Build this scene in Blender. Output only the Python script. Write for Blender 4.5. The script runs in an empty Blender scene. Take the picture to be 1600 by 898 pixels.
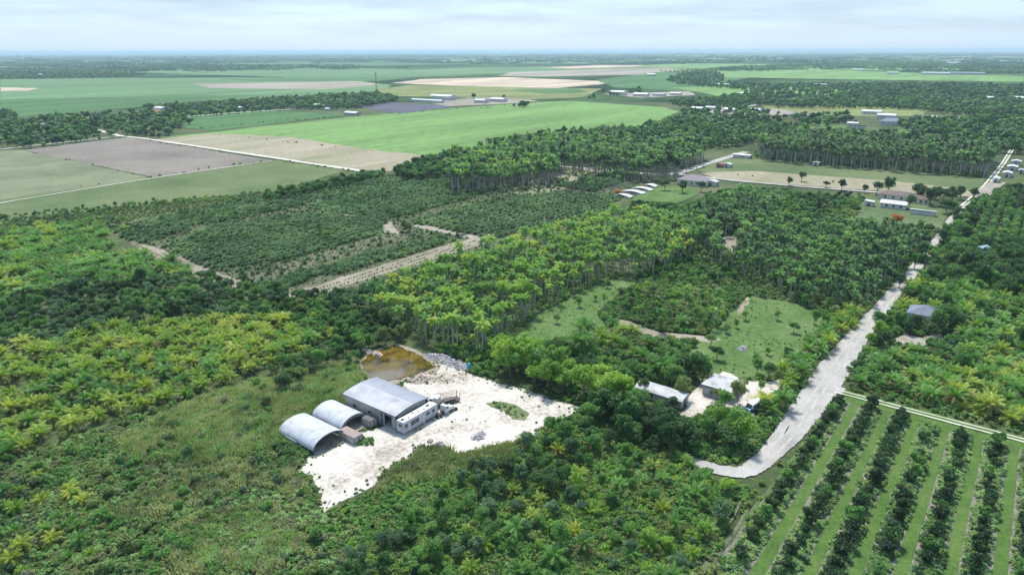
import bpy, bmesh, math, random
import numpy as np
from mathutils import Matrix, Vector

# ------------------------------------------------------------------ camera, sky, sun, exposure
S = bpy.context.scene
random.seed(7)
RNG = np.random.default_rng(11)
HCAM, FPX = 85.0, 1066.7
PITCH = math.atan((449 - 79.5) / FPX)
ROLL = math.atan(5 / 1600)
cF = np.array([0, math.cos(PITCH), -math.sin(PITCH)])
cR0 = np.array([1.0, 0, 0]); cU0 = np.array([0, math.sin(PITCH), math.cos(PITCH)])
cR = math.cos(ROLL) * cR0 - math.sin(ROLL) * cU0
cU = math.sin(ROLL) * cR0 + math.cos(ROLL) * cU0
cam = bpy.data.cameras.new('camera'); cam.lens = 24.0; cam.sensor_width = 36.0
cam.clip_start = 1.0; cam.clip_end = 120000.0
co = bpy.data.objects.new('camera', cam); S.collection.objects.link(co); S.camera = co
co.matrix_world = Matrix(((cR[0], cU[0], -cF[0], 0), (cR[1], cU[1], -cF[1], 0), (cR[2], cU[2], -cF[2], HCAM), (0, 0, 0, 1)))

SUN_EL, SUN_AZ = math.radians(60), math.radians(-8)      # azimuth from +Y (view direction) towards +X
W = bpy.data.worlds.new('World'); S.world = W; W.use_nodes = True
nt = W.node_tree; nt.nodes.clear()
def N(t, ty, **k):
    n = t.nodes.new(ty)
    for a, v in k.items(): setattr(n, a, v)
    return n
def math_(t, op, a, b=None, c=None, clamp=False):
    n = N(t, 'ShaderNodeMath', operation=op, use_clamp=clamp)
    for i, v in enumerate((a, b, c)):
        if v is None: continue
        if isinstance(v, (int, float)): n.inputs[i].default_value = v
        else: t.links.new(v, n.inputs[i])
    return n.outputs[0]
def mix_(t, fac, a, b, mode='MIX'):
    n = N(t, 'ShaderNodeMix', data_type='RGBA', blend_type=mode)
    for s, v in ((n.inputs[0], fac), (n.inputs[6], a), (n.inputs[7], b)):
        if isinstance(v, (int, float)): s.default_value = v
        elif isinstance(v, tuple): s.default_value = v if len(v) == 4 else v + (1,)
        else: t.links.new(v, s)
    return n.outputs[2]
out = N(nt, 'ShaderNodeOutputWorld'); bg = N(nt, 'ShaderNodeBackground')
sky = N(nt, 'ShaderNodeTexSky', sky_type='NISHITA', sun_disc=False, sun_elevation=SUN_EL, sun_rotation=SUN_AZ, altitude=80)
sky.air_density = 1.0; sky.dust_density = 1.0; sky.ozone_density = 1.5
tc = N(nt, 'ShaderNodeTexCoord'); sep = N(nt, 'ShaderNodeSeparateXYZ')
nt.links.new(tc.outputs['Generated'], sep.inputs[0])
zz = math_(nt, 'ADD', math_(nt, 'MAXIMUM', sep.outputs[2], 0.0), 0.075)
cmb = N(nt, 'ShaderNodeCombineXYZ')
nt.links.new(math_(nt, 'DIVIDE', sep.outputs[0], zz), cmb.inputs[0])
nt.links.new(math_(nt, 'DIVIDE', sep.outputs[1], zz), cmb.inputs[1])
n1 = N(nt, 'ShaderNodeTexNoise'); n1.inputs['Scale'].default_value = 0.55; n1.inputs['Detail'].default_value = 5; n1.inputs['Roughness'].default_value = 0.52
nt.links.new(cmb.outputs[0], n1.inputs['Vector'])
r1 = N(nt, 'ShaderNodeValToRGB'); r1.color_ramp.elements[0].position = 0.40; r1.color_ramp.elements[1].position = 0.66
nt.links.new(n1.outputs['Fac'], r1.inputs[0])
# an even, hazy cloud deck: bright veil with greyer-blue thick parts
veil = (1.36, 1.90, 2.56); thick = (0.82, 1.19, 1.70)
fade = N(nt, 'ShaderNodeMapRange', interpolation_type='SMOOTHSTEP'); fade.inputs[1].default_value = 0.004; fade.inputs[2].default_value = 0.045   # cloud bases thin out into the haze at the skyline
nt.links.new(sep.outputs[2], fade.inputs[0])
cl = mix_(nt, math_(nt, 'MULTIPLY', r1.outputs[0], fade.outputs[0]), veil, thick)
nt.links.new(mix_(nt, 0.86, sky.outputs[0], cl), bg.inputs[0])
bg.inputs[1].default_value = 0.1
nt.links.new(bg.outputs[0], out.inputs[0])

sl = bpy.data.lights.new('sun', 'SUN'); sl.energy = 1.5; sl.angle = math.radians(10); sl.color = (1.0, 0.95, 0.86)
so = bpy.data.objects.new('sun', sl); S.collection.objects.link(so)
sd = Vector((math.sin(SUN_AZ) * math.cos(SUN_EL), math.cos(SUN_AZ) * math.cos(SUN_EL), math.sin(SUN_EL)))
so.rotation_euler = sd.to_track_quat('Z', 'Y').to_euler(); so.location = (0, 0, 300)
S.view_settings.view_transform = 'Standard'; S.view_settings.look = 'None'
S.view_settings.exposure = 1.92; S.view_settings.gamma = 1.0; S.view_settings.use_curve_mapping = False
S.cycles.use_denoising = True
S.cycles.max_bounces = 6; S.cycles.diffuse_bounces = 3; S.cycles.volume_bounces = 1; S.cycles.transmission_bounces = 3
S.cycles.caustics_reflective = False; S.cycles.caustics_refractive = False

# ------------------------------------------------------------------ helpers: places
def P(px, py, z=0.0):
    """ground position (at height z) of a point of the photograph"""
    d = cF + (px - 800) / FPX * cR + (449 - py) / FPX * cU
    t = (z - HCAM) / d[2]
    return np.array([d[0] * t, d[1] * t])
AZ = math.radians(37.3)
GA = np.array([math.sin(AZ), math.cos(AZ)]); GB = np.array([-math.cos(AZ), math.sin(AZ)])
ROTG = math.pi / 2 - AZ                      # local x = grid axis A, local y = grid axis B
def AB(a, b): return a * GA + b * GB
def toAB(p): return np.array([p[0] * GA[0] + p[1] * GA[1], p[0] * GB[0] + p[1] * GB[1]])
def pixel(x, y, z=0.0):
    v = np.stack([x, y, np.zeros_like(x) + z - HCAM], -1)
    w = v @ cF
    return 800 + FPX * (v @ cR) / w, 449 - FPX * (v @ cU) / w, w
def inpoly(x, y, poly):
    x = np.asarray(x); y = np.asarray(y); c = np.zeros(x.shape, bool)
    q = np.asarray(poly); n = len(q); j = n - 1
    for i in range(n):
        xi, yi = q[i]; xj, yj = q[j]
        if yi != yj:
            c ^= ((yi > y) != (yj > y)) & (x < (xj - xi) * (y - yi) / (yj - yi) + xi)
        j = i
    return c
def wpoly(pts, h=0.0): return np.array([P(a, b, h) for a, b in pts])

# ------------------------------------------------------------------ helpers: objects
COL = S.collection
def link(o): COL.objects.link(o); return o
def tag(o, label=None, cat=None, group=None, kind=None):
    if label: o['label'] = label
    if cat: o['category'] = cat
    if group: o['group'] = group
    if kind: o['kind'] = kind
    return o
def empty(name, xy, label, cat, group=None, rot=0.0, z=0.0):
    o = bpy.data.objects.new(name, None); link(o)
    o.location = (xy[0], xy[1], z); o.rotation_euler = (0, 0, rot); o.empty_display_size = 0.5
    return tag(o, label, cat, group)
class MB:
    def __init__(s): s.v = []; s.f = []
    def add(s, v, f):
        k = len(s.v); s.v += [tuple(p) for p in v]; s.f += [tuple(k + i for i in q) for q in f]; return s
    def box(s, x0, x1, y0, y1, z0, z1):
        return s.add([(x0,y0,z0),(x1,y0,z0),(x1,y1,z0),(x0,y1,z0),(x0,y0,z1),(x1,y0,z1),(x1,y1,z1),(x0,y1,z1)],
                     [(3,2,1,0),(4,5,6,7),(0,1,5,4),(1,2,6,5),(2,3,7,6),(3,0,4,7)])
    def prism(s, prof, x0, x1, axis='x'):
        """closed profile (u,z) swept along x (u=y) or y (u=x)"""
        n = len(prof); v = []
        for e in (x0, x1):
            v += [(e, u, z) if axis == 'x' else (u, e, z) for u, z in prof]
        f = [tuple(range(n)), tuple(range(2 * n - 1, n - 1, -1))]
        f += [(i, i + n, (i + 1) % n + n, (i + 1) % n) for i in range(n)]
        return s.add(v, f)
    def tube(s, pts, rad, n=6):
        pts = [np.array(p, float) for p in pts]; v = []; f = []
        rad = rad if isinstance(rad, (list, tuple)) else [rad] * len(pts)
        for i, p in enumerate(pts):
            d = pts[min(i + 1, len(pts) - 1)] - pts[max(i - 1, 0)]; d /= np.linalg.norm(d) + 1e-9
            a = np.cross(d, (0.31, 0.95, 0.11)); 
            if np.linalg.norm(a) < 0.1: a = np.cross(d, (1, 0, 0))
            a /= np.linalg.norm(a); b = np.cross(d, a)
            v += [p + rad[i] * (math.cos(2 * math.pi * k / n) * a + math.sin(2 * math.pi * k / n) * b) for k in range(n)]
        for i in range(len(pts) - 1):
            f += [(i*n+k, i*n+(k+1) % n, (i+1)*n+(k+1) % n, (i+1)*n+k) for k in range(n)]
        f += [tuple(range(n - 1, -1, -1)), tuple(range((len(pts)-1)*n, len(pts)*n))]
        return s.add(v, f)
    def cyl(s, c, r, w, axis='y', n=14):
        c = np.array(c, float); d = np.array({'x': (1,0,0), 'y': (0,1,0), 'z': (0,0,1)}[axis], float)
        return s.tube([c - d * w / 2, c + d * w / 2], r, n)
    def mesh(s, name, mat, smooth=False, fix=True):
        m = bpy.data.meshes.new(name); m.from_pydata(s.v, [], s.f)
        if fix:
            b = bmesh.new(); b.from_mesh(m); bmesh.ops.recalc_face_normals(b, faces=b.faces); b.to_mesh(m); b.free()
        m.materials.append(mat)
        if smooth: m.shade_smooth()
        return m
    def build(s, name, mat, parent=None, smooth=False, bevel=0):
        o = bpy.data.objects.new(name, s.mesh(name, mat, smooth)); link(o); o.parent = parent
        if bevel:
            b = o.modifiers.new('bevel', 'BEVEL'); b.width = bevel; b.segments = 2; b.limit_method = 'ANGLE'
        return o

# ------------------------------------------------------------------ materials
MATS = {}
def newmat(name):
    m = bpy.data.materials.new(name); m.use_nodes = True
    t = m.node_tree; t.nodes.clear()
    o = N(t, 'ShaderNodeOutputMaterial'); b = N(t, 'ShaderNodeBsdfPrincipled')
    t.links.new(b.outputs[0], o.inputs[0]); MATS[name] = m
    return m, t, b, o
def ramp_(t, fac, stops):
    r = N(t, 'ShaderNodeValToRGB'); e = r.color_ramp.elements
    while len(e) < len(stops): e.new(0.5)
    for i, (p, c) in enumerate(stops): e[i].position = p; e[i].color = (*c, 1)
    t.links.new(fac, r.inputs[0]); return r.outputs[0]
def noise_(t, vec, scale, detail=4, rough=0.55):
    n = N(t, 'ShaderNodeTexNoise'); n.inputs['Scale'].default_value = scale
    n.inputs['Detail'].default_value = detail; n.inputs['Roughness'].default_value = rough
    t.links.new(vec, n.inputs['Vector']); return n.outputs['Fac']
def surf(name, col, rough=0.6, metal=0.0, vary=0.12, scale=0.6, dirt=None, ribs=None, spec=0.4):
    """painted / metal / plaster surface with stains; ribs=(axis, per metre)"""
    if name in MATS: return MATS[name]
    m, t, b, o = newmat(name)
    tc = N(t, 'ShaderNodeTexCoord')
    f = noise_(t, tc.outputs['Object'], scale, 5)
    c2 = dirt or tuple(x * (1 - 2.2 * vary) for x in col)
    c = ramp_(t, f, [(0.30, c2), (0.52, col), (0.8, tuple(min(1, x * (1 + vary)) for x in col))])
    t.links.new(c, b.inputs['Base Color'])
    b.inputs['Roughness'].default_value = rough; b.inputs['Metallic'].default_value = metal
    b.inputs['Specular IOR Level'].default_value = spec
    if ribs:
        sp = N(t, 'ShaderNodeSeparateXYZ'); t.links.new(tc.outputs['Object'], sp.inputs[0])
        w = math_(t, 'SINE', math_(t, 'MULTIPLY', sp.outputs[ribs[0]], 2 * math.pi * ribs[1]))
        bp = N(t, 'ShaderNodeBump'); bp.inputs['Strength'].default_value = 0.35; bp.inputs['Distance'].default_value = 0.03
        t.links.new(w, bp.inputs['Height']); t.links.new(bp.outputs[0], b.inputs['Normal'])
    return m
def earth(name, stops, scale=0.05, fine=1.2, fineamt=0.35, rough=0.95, rows=None, rowcol=None, rowamt=0.5, stretch=None):
    """ground cover: broad patches + fine speckle (+ crop rows along a grid axis)"""
    if name in MATS: return MATS[name]
    m, t, b, o = newmat(name)
    g = N(t, 'ShaderNodeNewGeometry')
    mp = N(t, 'ShaderNodeMapping'); mp.inputs['Rotation'].default_value = (0, 0, -ROTG)
    t.links.new(g.outputs['Position'], mp.inputs['Vector'])
    v = mp.outputs[0]
    if stretch:
        m2 = N(t, 'ShaderNodeMapping'); m2.inputs['Scale'].default_value = (*stretch, 1); t.links.new(v, m2.inputs['Vector']); vb = m2.outputs[0]
    else: vb = v
    f1 = noise_(t, vb, scale, 6, 0.6); f2 = noise_(t, v, fine, 4, 0.65)
    fac = math_(t, 'ADD', math_(t, 'MULTIPLY', f1, 1 - fineamt), math_(t, 'MULTIPLY', f2, fineamt))
    fac = math_(t, 'MULTIPLY_ADD', math_(t, 'SUBTRACT', fac, 0.5), 2.7, 0.5, clamp=True)
    c = ramp_(t, fac, stops)
    if rows:
        ax, pitch = rows
        sp = N(t, 'ShaderNodeSeparateXYZ'); t.links.new(v, sp.inputs[0])
        w = math_(t, 'SINE', math_(t, 'MULTIPLY_ADD', sp.outputs[ax], 2 * math.pi / pitch, math_(t, 'MULTIPLY', f2, 1.5)))
        k = math_(t, 'MULTIPLY', math_(t, 'MULTIPLY_ADD', w, 0.5, 0.5), rowamt)
        c = mix_(t, k, c, rowcol)
    t.links.new(c, b.inputs['Base Color']); b.inputs['Roughness'].default_value = rough
    b.inputs['Specular IOR Level'].default_value = 0.15
    bp = N(t, 'ShaderNodeBump'); bp.inputs['Strength'].default_value = 0.5; bp.inputs['Distance'].default_value = 0.25
    t.links.new(f2, bp.inputs['Height']); t.links.new(bp.outputs[0], b.inputs['Normal'])
    return m
def leaf(name, stops, transl=0.36, rough=0.5, dry=None):
    if name in MATS: return MATS[name]
    m, t, b, o = newmat(name)
    at = N(t, 'ShaderNodeAttribute', attribute_name='var'); oi = N(t, 'ShaderNodeObjectInfo'); g = N(t, 'ShaderNodeNewGeometry')
    nz = noise_(t, g.outputs['Position'], 0.035, 3)
    f = math_(t, 'ADD', math_(t, 'MULTIPLY', at.outputs['Fac'], 0.50), math_(t, 'MULTIPLY', oi.outputs['Random'], 0.30))
    f = math_(t, 'ADD', f, math_(t, 'MULTIPLY_ADD', nz, 1.5, -0.66), clamp=True)
    c = ramp_(t, f, stops)
    if dry:
        d = N(t, 'ShaderNodeAttribute', attribute_name='dry')
        c = mix_(t, d.outputs['Fac'], c, dry)
    t.links.new(c, b.inputs['Base Color']); b.inputs['Roughness'].default_value = rough
    b.inputs['Specular IOR Level'].default_value = 0.35
    tr = N(t, 'ShaderNodeBsdfTranslucent'); t.links.new(mix_(t, 1.0, c, (1.0, 1.15, 0.55), 'MULTIPLY'), tr.inputs[0])
    mx = N(t, 'ShaderNodeMixShader'); mx.inputs[0].default_value = transl
    t.links.new(b.outputs[0], mx.inputs[1]); t.links.new(tr.outputs[0], mx.inputs[2]); t.links.new(mx.outputs[0], o.inputs[0])
    return m
def glass_dark(name='window_glass', col=(0.03, 0.04, 0.05)):
    return surf(name, col, 0.12, 0, 0.05, spec=0.6)

M_BARK = surf('bark', (0.17, 0.14, 0.11), 0.9, vary=0.2, scale=2)
M_PALMTRUNK = surf('palm_trunk_pale', (0.36, 0.35, 0.325), 0.85, vary=0.18, scale=1.2)
M_PALMBROWN = surf('palm_trunk_brown', (0.26, 0.22, 0.17), 0.9, vary=0.2, scale=1.2)

# ------------------------------------------------------------------ the ground and its sheets
SOFT = {}
def softmat(m):
    """the same ground cover, thinning out irregularly towards its outline"""
    if m.name in SOFT: return SOFT[m.name]
    c = m.copy(); c.name = m.name + '_ragged'; SOFT[m.name] = c; t = c.node_tree
    o = [n for n in t.nodes if n.type == 'OUTPUT_MATERIAL'][0]; src = o.inputs[0].links[0].from_socket
    at = N(t, 'ShaderNodeAttribute', attribute_name='edge'); g = N(t, 'ShaderNodeNewGeometry'); nz = noise_(t, g.outputs['Position'], 0.9, 5, 0.7)
    k = math_(t, 'ADD', math_(t, 'MULTIPLY', at.outputs['Fac'], 1.9), math_(t, 'MULTIPLY_ADD', nz, 2.4, -1.5))
    k = math_(t, 'MULTIPLY_ADD', k, 3.0, 0.4, clamp=True)
    tr = N(t, 'ShaderNodeBsdfTransparent'); mx = N(t, 'ShaderNodeMixShader')
    t.links.new(k, mx.inputs[0]); t.links.new(tr.outputs[0], mx.inputs[1]); t.links.new(src, mx.inputs[2]); t.links.new(mx.outputs[0], o.inputs[0])
    return c
def sheet(name, pts, mat, z, jit=0.6, step=4.0, world=False, kind='structure', soft=0.0):
    q = np.array(pts, float) if world else wpoly(pts)
    outl = []; arc = 0.0; ph = RNG.uniform(0, 6)
    n = len(q)
    for i in range(n):
        a, b = q[i], q[(i + 1) % n]; L = np.linalg.norm(b - a)
        s = max(step, L / 60); k = max(1, int(L / s))
        nrm = np.array([-(b - a)[1], (b - a)[0]]) / (L + 1e-9)
        for j in range(k):
            p = a + (b - a) * j / k; arc += L / k
            if jit and j: p = p + nrm * RNG.normal(0, jit * (.5 if soft else 1))
            if soft and jit >= .3: p = p + nrm * jit * (math.sin(arc * .31 + ph) + .7 * math.sin(arc * .77 + 2 * ph)) * min(1, 4 * min(j, k - j) / k)
            outl.append((p[0], p[1], z))
    m = bpy.data.meshes.new(name); m.from_pydata(outl, [], [tuple(range(len(outl)))])
    b = bmesh.new(); b.from_mesh(m)
    if soft:
        mat = softmat(mat); ly = b.verts.layers.float.new('edge'); old = set(b.verts)
        bmesh.ops.inset_region(b, faces=list(b.faces), thickness=soft, use_even_offset=False, use_boundary=True)
        for v_ in b.verts: v_[ly] = 0.0 if v_.is_boundary else 1.0
    bmesh.ops.triangulate(b, faces=b.faces)
    for f in b.faces:
        if f.normal.z < 0: f.normal_flip()
    b.to_mesh(m); b.free()
    m.materials.append(mat); o = bpy.data.objects.new(name, m); link(o); o['kind'] = kind
    return o
def ribbon(name, line, width, mat, z, jit=0.15, world=False, offset=0.0, step=4.0, soft=0.0):
    q = np.array(line, float) if world else wpoly(line)
    # resample with Catmull-Rom
    pts = []
    for i in range(len(q) - 1):
        p0, p1, p2, p3 = q[max(i-1, 0)], q[i], q[i+1], q[min(i+2, len(q)-1)]
        k = max(2, min(60, int(np.linalg.norm(p2 - p1) / step)))
        for j in range(k):
            t = j / k
            pts.append(0.5*((2*p1)+(-p0+p2)*t+(2*p0-5*p1+4*p2-p3)*t*t+(-p0+3*p1-3*p2+p3)*t**3))
    pts.append(q[-1]); pts = np.array(pts)
    d = np.gradient(pts, axis=0); d /= np.linalg.norm(d, axis=1)[:, None] + 1e-9
    nr = np.stack([-d[:, 1], d[:, 0]], 1)
    w = width if np.isscalar(width) else np.interp(np.linspace(0, 1, len(pts)), np.linspace(0, 1, len(width)), width)
    L = pts + nr * (offset + w / 2 + RNG.normal(0, jit, len(pts)))[:, None]
    R = pts + nr * (offset - w / 2 + RNG.normal(0, jit, len(pts)))[:, None]
    n = len(pts); ws = np.full(n, 1.0) * w
    cols = [(L, 0), (L - nr * np.minimum(soft, ws * .35)[:, None], 1), (R + nr * np.minimum(soft, ws * .35)[:, None], 1), (R, 0)] if soft else [(L, 1), (R, 1)]
    v = [(*p, z) for c_, e_ in cols for p in c_]
    f = [(c_*n + i, c_*n + i + n, c_*n + i + n + 1, c_*n + i + 1) for c_ in range(len(cols) - 1) for i in range(n - 1)]
    m = bpy.data.meshes.new(name); m.from_pydata(v, [], f); m.materials.append(softmat(mat) if soft else mat)
    at_ = m.attributes.new('edge', 'FLOAT', 'POINT'); at_.data.foreach_set('value', np.repeat(np.array([e_ for c_, e_ in cols], np.float32), n))
    o = bpy.data.objects.new(name, m); link(o); o['kind'] = 'structure'
    return o, np.concatenate([L, R[::-1]])

G_BASE = earth('ground_cover', [(0.12, (0.0285, 0.0456, 0.019)), (0.42, (0.0522, 0.0808, 0.0304)), (0.62, (0.0808, 0.1092, 0.0427)), (0.9, (0.133, 0.133, 0.076))], 0.02, 0.6, 0.4)
# far country: dark wet prairie and woods in long bands
def far_mat():
    m, t, b, o = newmat('far_country')
    g = N(t, 'ShaderNodeNewGeometry')
    mp = N(t, 'ShaderNodeMapping'); mp.inputs['Rotation'].default_value = (0, 0, -ROTG); t.links.new(g.outputs['Position'], mp.inputs['Vector'])
    m2 = N(t, 'ShaderNodeMapping'); m2.inputs['Scale'].default_value = (0.35, 1, 1); t.links.new(mp.outputs[0], m2.inputs['Vector'])
    f1 = noise_(t, m2.outputs[0], 0.0016, 8, 0.68); f2 = noise_(t, mp.outputs[0], 0.012, 5, 0.7)
    f = math_(t, 'ADD', math_(t, 'MULTIPLY', f1, 0.7), math_(t, 'MULTIPLY', f2, 0.3))
    c = ramp_(t, f, [(0.36, (0.018, 0.034, 0.022)), (0.47, (0.034, 0.062, 0.034)), (0.54, (0.07, 0.12, 0.05)), (0.61, (0.13, 0.17, 0.08)), (0.72, (0.22, 0.20, 0.14))])
    t.links.new(c, b.inputs['Base Color']); b.inputs['Roughness'].default_value = 1; b.inputs['Specular IOR Level'].default_value = 0
    return m
G_FAR = far_mat()
def ground_disc(name, r0, r1, nr, mat, z0, z1):
    n = 72; v = []; f = []
    rs = np.geomspace(max(r0, 20), r1, nr)
    for i, r in enumerate(rs):
        z = z0 + (z1 - z0) * (i / (nr - 1))
        v += [(r * math.cos(2*math.pi*k/n), r * math.sin(2*math.pi*k/n), z) for k in range(n)]
    for i in range(nr - 1):
        f += [(i*n+k, (i+1)*n+k, (i+1)*n+(k+1) % n, i*n+(k+1) % n) for k in range(n)]
    if r0 < 20: f.append(tuple(range(n)))
    m = bpy.data.meshes.new(name); m.from_pydata(v, [], f); m.materials.append(mat)
    o = bpy.data.objects.new(name, m); link(o); o['kind'] = 'structure'
ground_disc('ground', 0, 1250, 14, G_BASE, 0, 0)
ground_disc('far_plain', 1250, 45000, 26, G_FAR, 0, 0)

def gmat(key, c, vary=0.22, **k):
    lo = tuple(x * (1 - vary) for x in c); hi = tuple(x * (1 + vary) for x in c)
    return earth(key, [(0.2, lo), (0.5, c), (0.8, hi)], **k)
GR_FIELD = gmat('field_green', (0.145, 0.26, 0.08), 0.30, scale=0.009, fine=0.09, fineamt=0.4, stretch=(0.25, 1.6), rows=(1, 17.0), rowcol=(0.075, 0.135, 0.05), rowamt=0.22)
GR_FIELD2 = gmat('field_deep_green', (0.065, 0.15, 0.05), 0.30, scale=0.008, fine=0.08, fineamt=0.4, stretch=(0.3, 1.5), rows=(1, 14.0), rowcol=(0.05, 0.09, 0.04), rowamt=0.25)
GR_FIELD3 = gmat('field_sea_green', (0.10, 0.185, 0.08), 0.30, scale=0.005, fine=0.05, fineamt=0.4, stretch=(0.2, 1.7))
GR_PALE = gmat('field_pale_green', (0.165, 0.19, 0.115), 0.30, scale=0.02, fine=0.25, fineamt=0.35, rows=(1, 4.0), rowcol=(0.115, 0.14, 0.075), rowamt=0.45)
GR_OLIVE = gmat('field_olive', (0.164, 0.1886, 0.0697), 0.30, scale=0.008, fine=0.1, fineamt=0.3)
TAN_FIELD = earth('field_stubble', [(0.15, (0.164, 0.1927, 0.0943)), (0.45, (0.246, 0.2296, 0.1558)), (0.8, (0.328, 0.2952, 0.2214))], scale=0.012, fine=0.2, fineamt=0.35, stretch=(0.5, 2.2))
PINK_FIELD = gmat('field_bare_pink', (0.44, 0.36, 0.28), 0.30, scale=0.006, fine=0.04, fineamt=0.3, stretch=(0.3, 1.5))
GREY_FIELD = gmat('field_bare_grey', (0.272, 0.248, 0.2), 0.30, scale=0.005, fine=0.04, fineamt=0.3, stretch=(0.3, 1.5))
PLOUGH = gmat('field_ploughed', (0.2, 0.18, 0.158), 0.30, scale=0.014, fine=0.35, fineamt=0.4, rows=(1, 3.0), rowcol=(0.14, 0.126, 0.108), rowamt=0.45)
GRASS_FIELD = earth('grass_rough', [(0.1, (0.0595, 0.0978, 0.0382)), (0.45, (0.0978, 0.1403, 0.0595)), (0.75, (0.1403, 0.17, 0.0808)), (0.95, (0.1955, 0.187, 0.1105))], 0.018, 0.5, 0.4)
LAWN = earth('lawn', [(0.1, (0.045, 0.09, 0.026)), (0.4, (0.075, 0.14, 0.038)), (0.7, (0.115, 0.175, 0.062)), (0.95, (0.19, 0.195, 0.11))], 0.09, 0.6, 0.5)
LANE = earth('mown_lane', [(0.1, (0.0475, 0.095, 0.0209)), (0.5, (0.0712, 0.1377, 0.0304)), (0.9, (0.114, 0.171, 0.0522))], 0.16, 1.3, 0.5)
SOIL = earth('nursery_soil', [(0.1, (0.0527, 0.0707, 0.0369)), (0.4, (0.0896, 0.1031, 0.0606)), (0.7, (0.137, 0.1384, 0.0949)), (0.95, (0.1897, 0.1885, 0.137))], 0.04, 0.7, 0.45, stretch=(0.4, 1.3))
SOILPALE = earth('sandy_soil', [(0.1, (0.154, 0.14, 0.1015)), (0.5, (0.252, 0.224, 0.175)), (0.9, (0.35, 0.315, 0.259))], 0.06, 0.8, 0.45)
ORCHSOIL = earth('orchard_soil', [(0.1, (0.072, 0.096, 0.06)), (0.45, (0.16, 0.152, 0.132)), (0.8, (0.256, 0.232, 0.208)), (0.97, (0.4, 0.384, 0.368))], 0.35, 2.0, 0.5)
ROAD = earth('gravel_road', [(0.1, (0.2333, 0.2236, 0.209)), (0.5, (0.3499, 0.3402, 0.3256)), (0.9, (0.4568, 0.4471, 0.4374))], 0.12, 2.5, 0.45)
MARL = earth('white_marl', [(0.10, (0.212, 0.1833, 0.1443)), (0.32, (0.3604, 0.3248, 0.2782)), (0.5, (0.4876, 0.4557, 0.4122)), (0.85, (0.5936, 0.5657, 0.5255))], 0.085, 0.9, 0.42)
MARLDIRTY = earth('dirty_marl', [(0.1, (0.15, 0.135, 0.105)), (0.45, (0.2625, 0.24, 0.2025)), (0.9, (0.405, 0.375, 0.3375))], 0.25, 1.8, 0.5)
SCRUBG = earth('scrub_ground', [(0.1, (0.045, 0.0675, 0.027)), (0.45, (0.0855, 0.1125, 0.045)), (0.75, (0.135, 0.1485, 0.072)), (0.95, (0.198, 0.171, 0.117))], 0.07, 0.9, 0.45)
LITTER = earth('leaf_litter', [(0.1, (0.025, 0.032, 0.018)), (0.5, (0.05, 0.055, 0.03)), (0.9, (0.10, 0.09, 0.06))], 0.15, 1.2, 0.5)
TRACK = gmat('wheel_track', (0.50, 0.49, 0.43), 0.15, scale=0.2, fine=1.5)

# --- far fields
zf = [0.05]
def far(name, pts, mat, jit=2.0):
    zf[0] += 0.006; return sheet(name, pts, mat, zf[0], jit, 25)
for (a0, a1, b0, b1, m) in [  # far patchwork of fields beyond the first farms, on the section grid
        (1500, 2500, 2100, 3400, 'field_sea_green'), (2700, 3300, 900, 2300, 'field_olive'), (3400, 4600, 300, 2000, 'field_green'),
        (4200, 6200, 2600, 5600, 'field_sea_green'), (6500, 8200, 500, 3200, 'field_pale_green'), (2600, 3900, 3300, 5200, 'field_deep_green'),
        (5200, 6200, -1500, 100, 'field_green'), (3000, 3500, -1900, -700, 'field_olive'), (8500, 12000, 3000, 9000, 'field_sea_green'),
        (2200, 3600, 6000, 9500, 'field_deep_green'), (7000, 9000, -3500, -800, 'field_pale_green'), (900, 1700, 4600, 7200, 'field_sea_green'),
        (10000, 12500, -200, 2500, 'field_olive'), (1200, 1900, 9500, 13500, 'field_pale_green')]:
    zf[0] += 0.004
    sheet('field', [AB(a0, b0), AB(a1, b0), AB(a1, b1), AB(a0, b1)], MATS[m], zf[0], 6, 80, world=True)
far('field', [(0,124),(200,122),(420,121),(560,126),(610,133),(600,146),(440,152),(230,163),(60,178),(0,184)], GR_FIELD3)
far('field', [(0,156),(250,150),(420,148),(300,160),(120,176),(0,184)], GR_FIELD2)
far('field', [(0,137),(60,138),(45,142),(0,143)], PINK_FIELD)
far('field', [(300,131),(560,127),(600,133),(500,140),(330,138)], GREY_FIELD)
far('field', [(340,124),(580,118),(640,122),(590,127),(420,128)], GR_FIELD2)
far('field', [(430,116),(700,107),(900,104),(860,112),(640,121),(480,122)], GR_FIELD3)
far('field', [(590,140),(640,133),(940,139),(910,152),(800,157),(700,152),(600,150)], GR_OLIVE)
far('field', [(800,141),(900,138),(920,145),(850,147)], GR_FIELD2)
far('field', [(612,130),(660,124),(790,121),(940,127),(960,130),(870,138),(700,134)], PINK_FIELD)
far('field', [(780,119),(800,113),(1040,106),(1062,108),(1000,117),(850,120)], GREY_FIELD)
far('field', [(845,106),(930,102),(1010,102),(990,105),(900,107)], PINK_FIELD)
far('field', [(930,125),(1040,112),(1180,120),(1060,142),(960,137)], GR_FIELD2)
far('field', [(1050,137),(1180,133),(1340,140),(1300,149),(1120,150)], GR_FIELD)
far('field', [(1110,112),(1250,108),(1600,120),(1600,128),(1300,124),(1130,121)], GR_FIELD)
far('field', [(1190,166),(1310,164),(1450,172),(1440,182),(1300,181),(1205,172)], GR_OLIVE)
far('field', [(240,216),(330,207),(500,188),(620,176),(800,163),(890,158),(1040,168),(1062,174),(1010,196),(900,206),(800,226),(760,246),(660,248),(600,240),(420,214),(330,212)], GR_FIELD)
far('field', [(232,219),(330,209),(440,213),(600,237),(668,245),(610,268),(560,266),(400,242),(260,222)], TAN_FIELD)
far('field', [(285,184),(400,172),(520,178),(545,181),(420,194),(340,204),(292,201)], GR_FIELD2)
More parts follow.
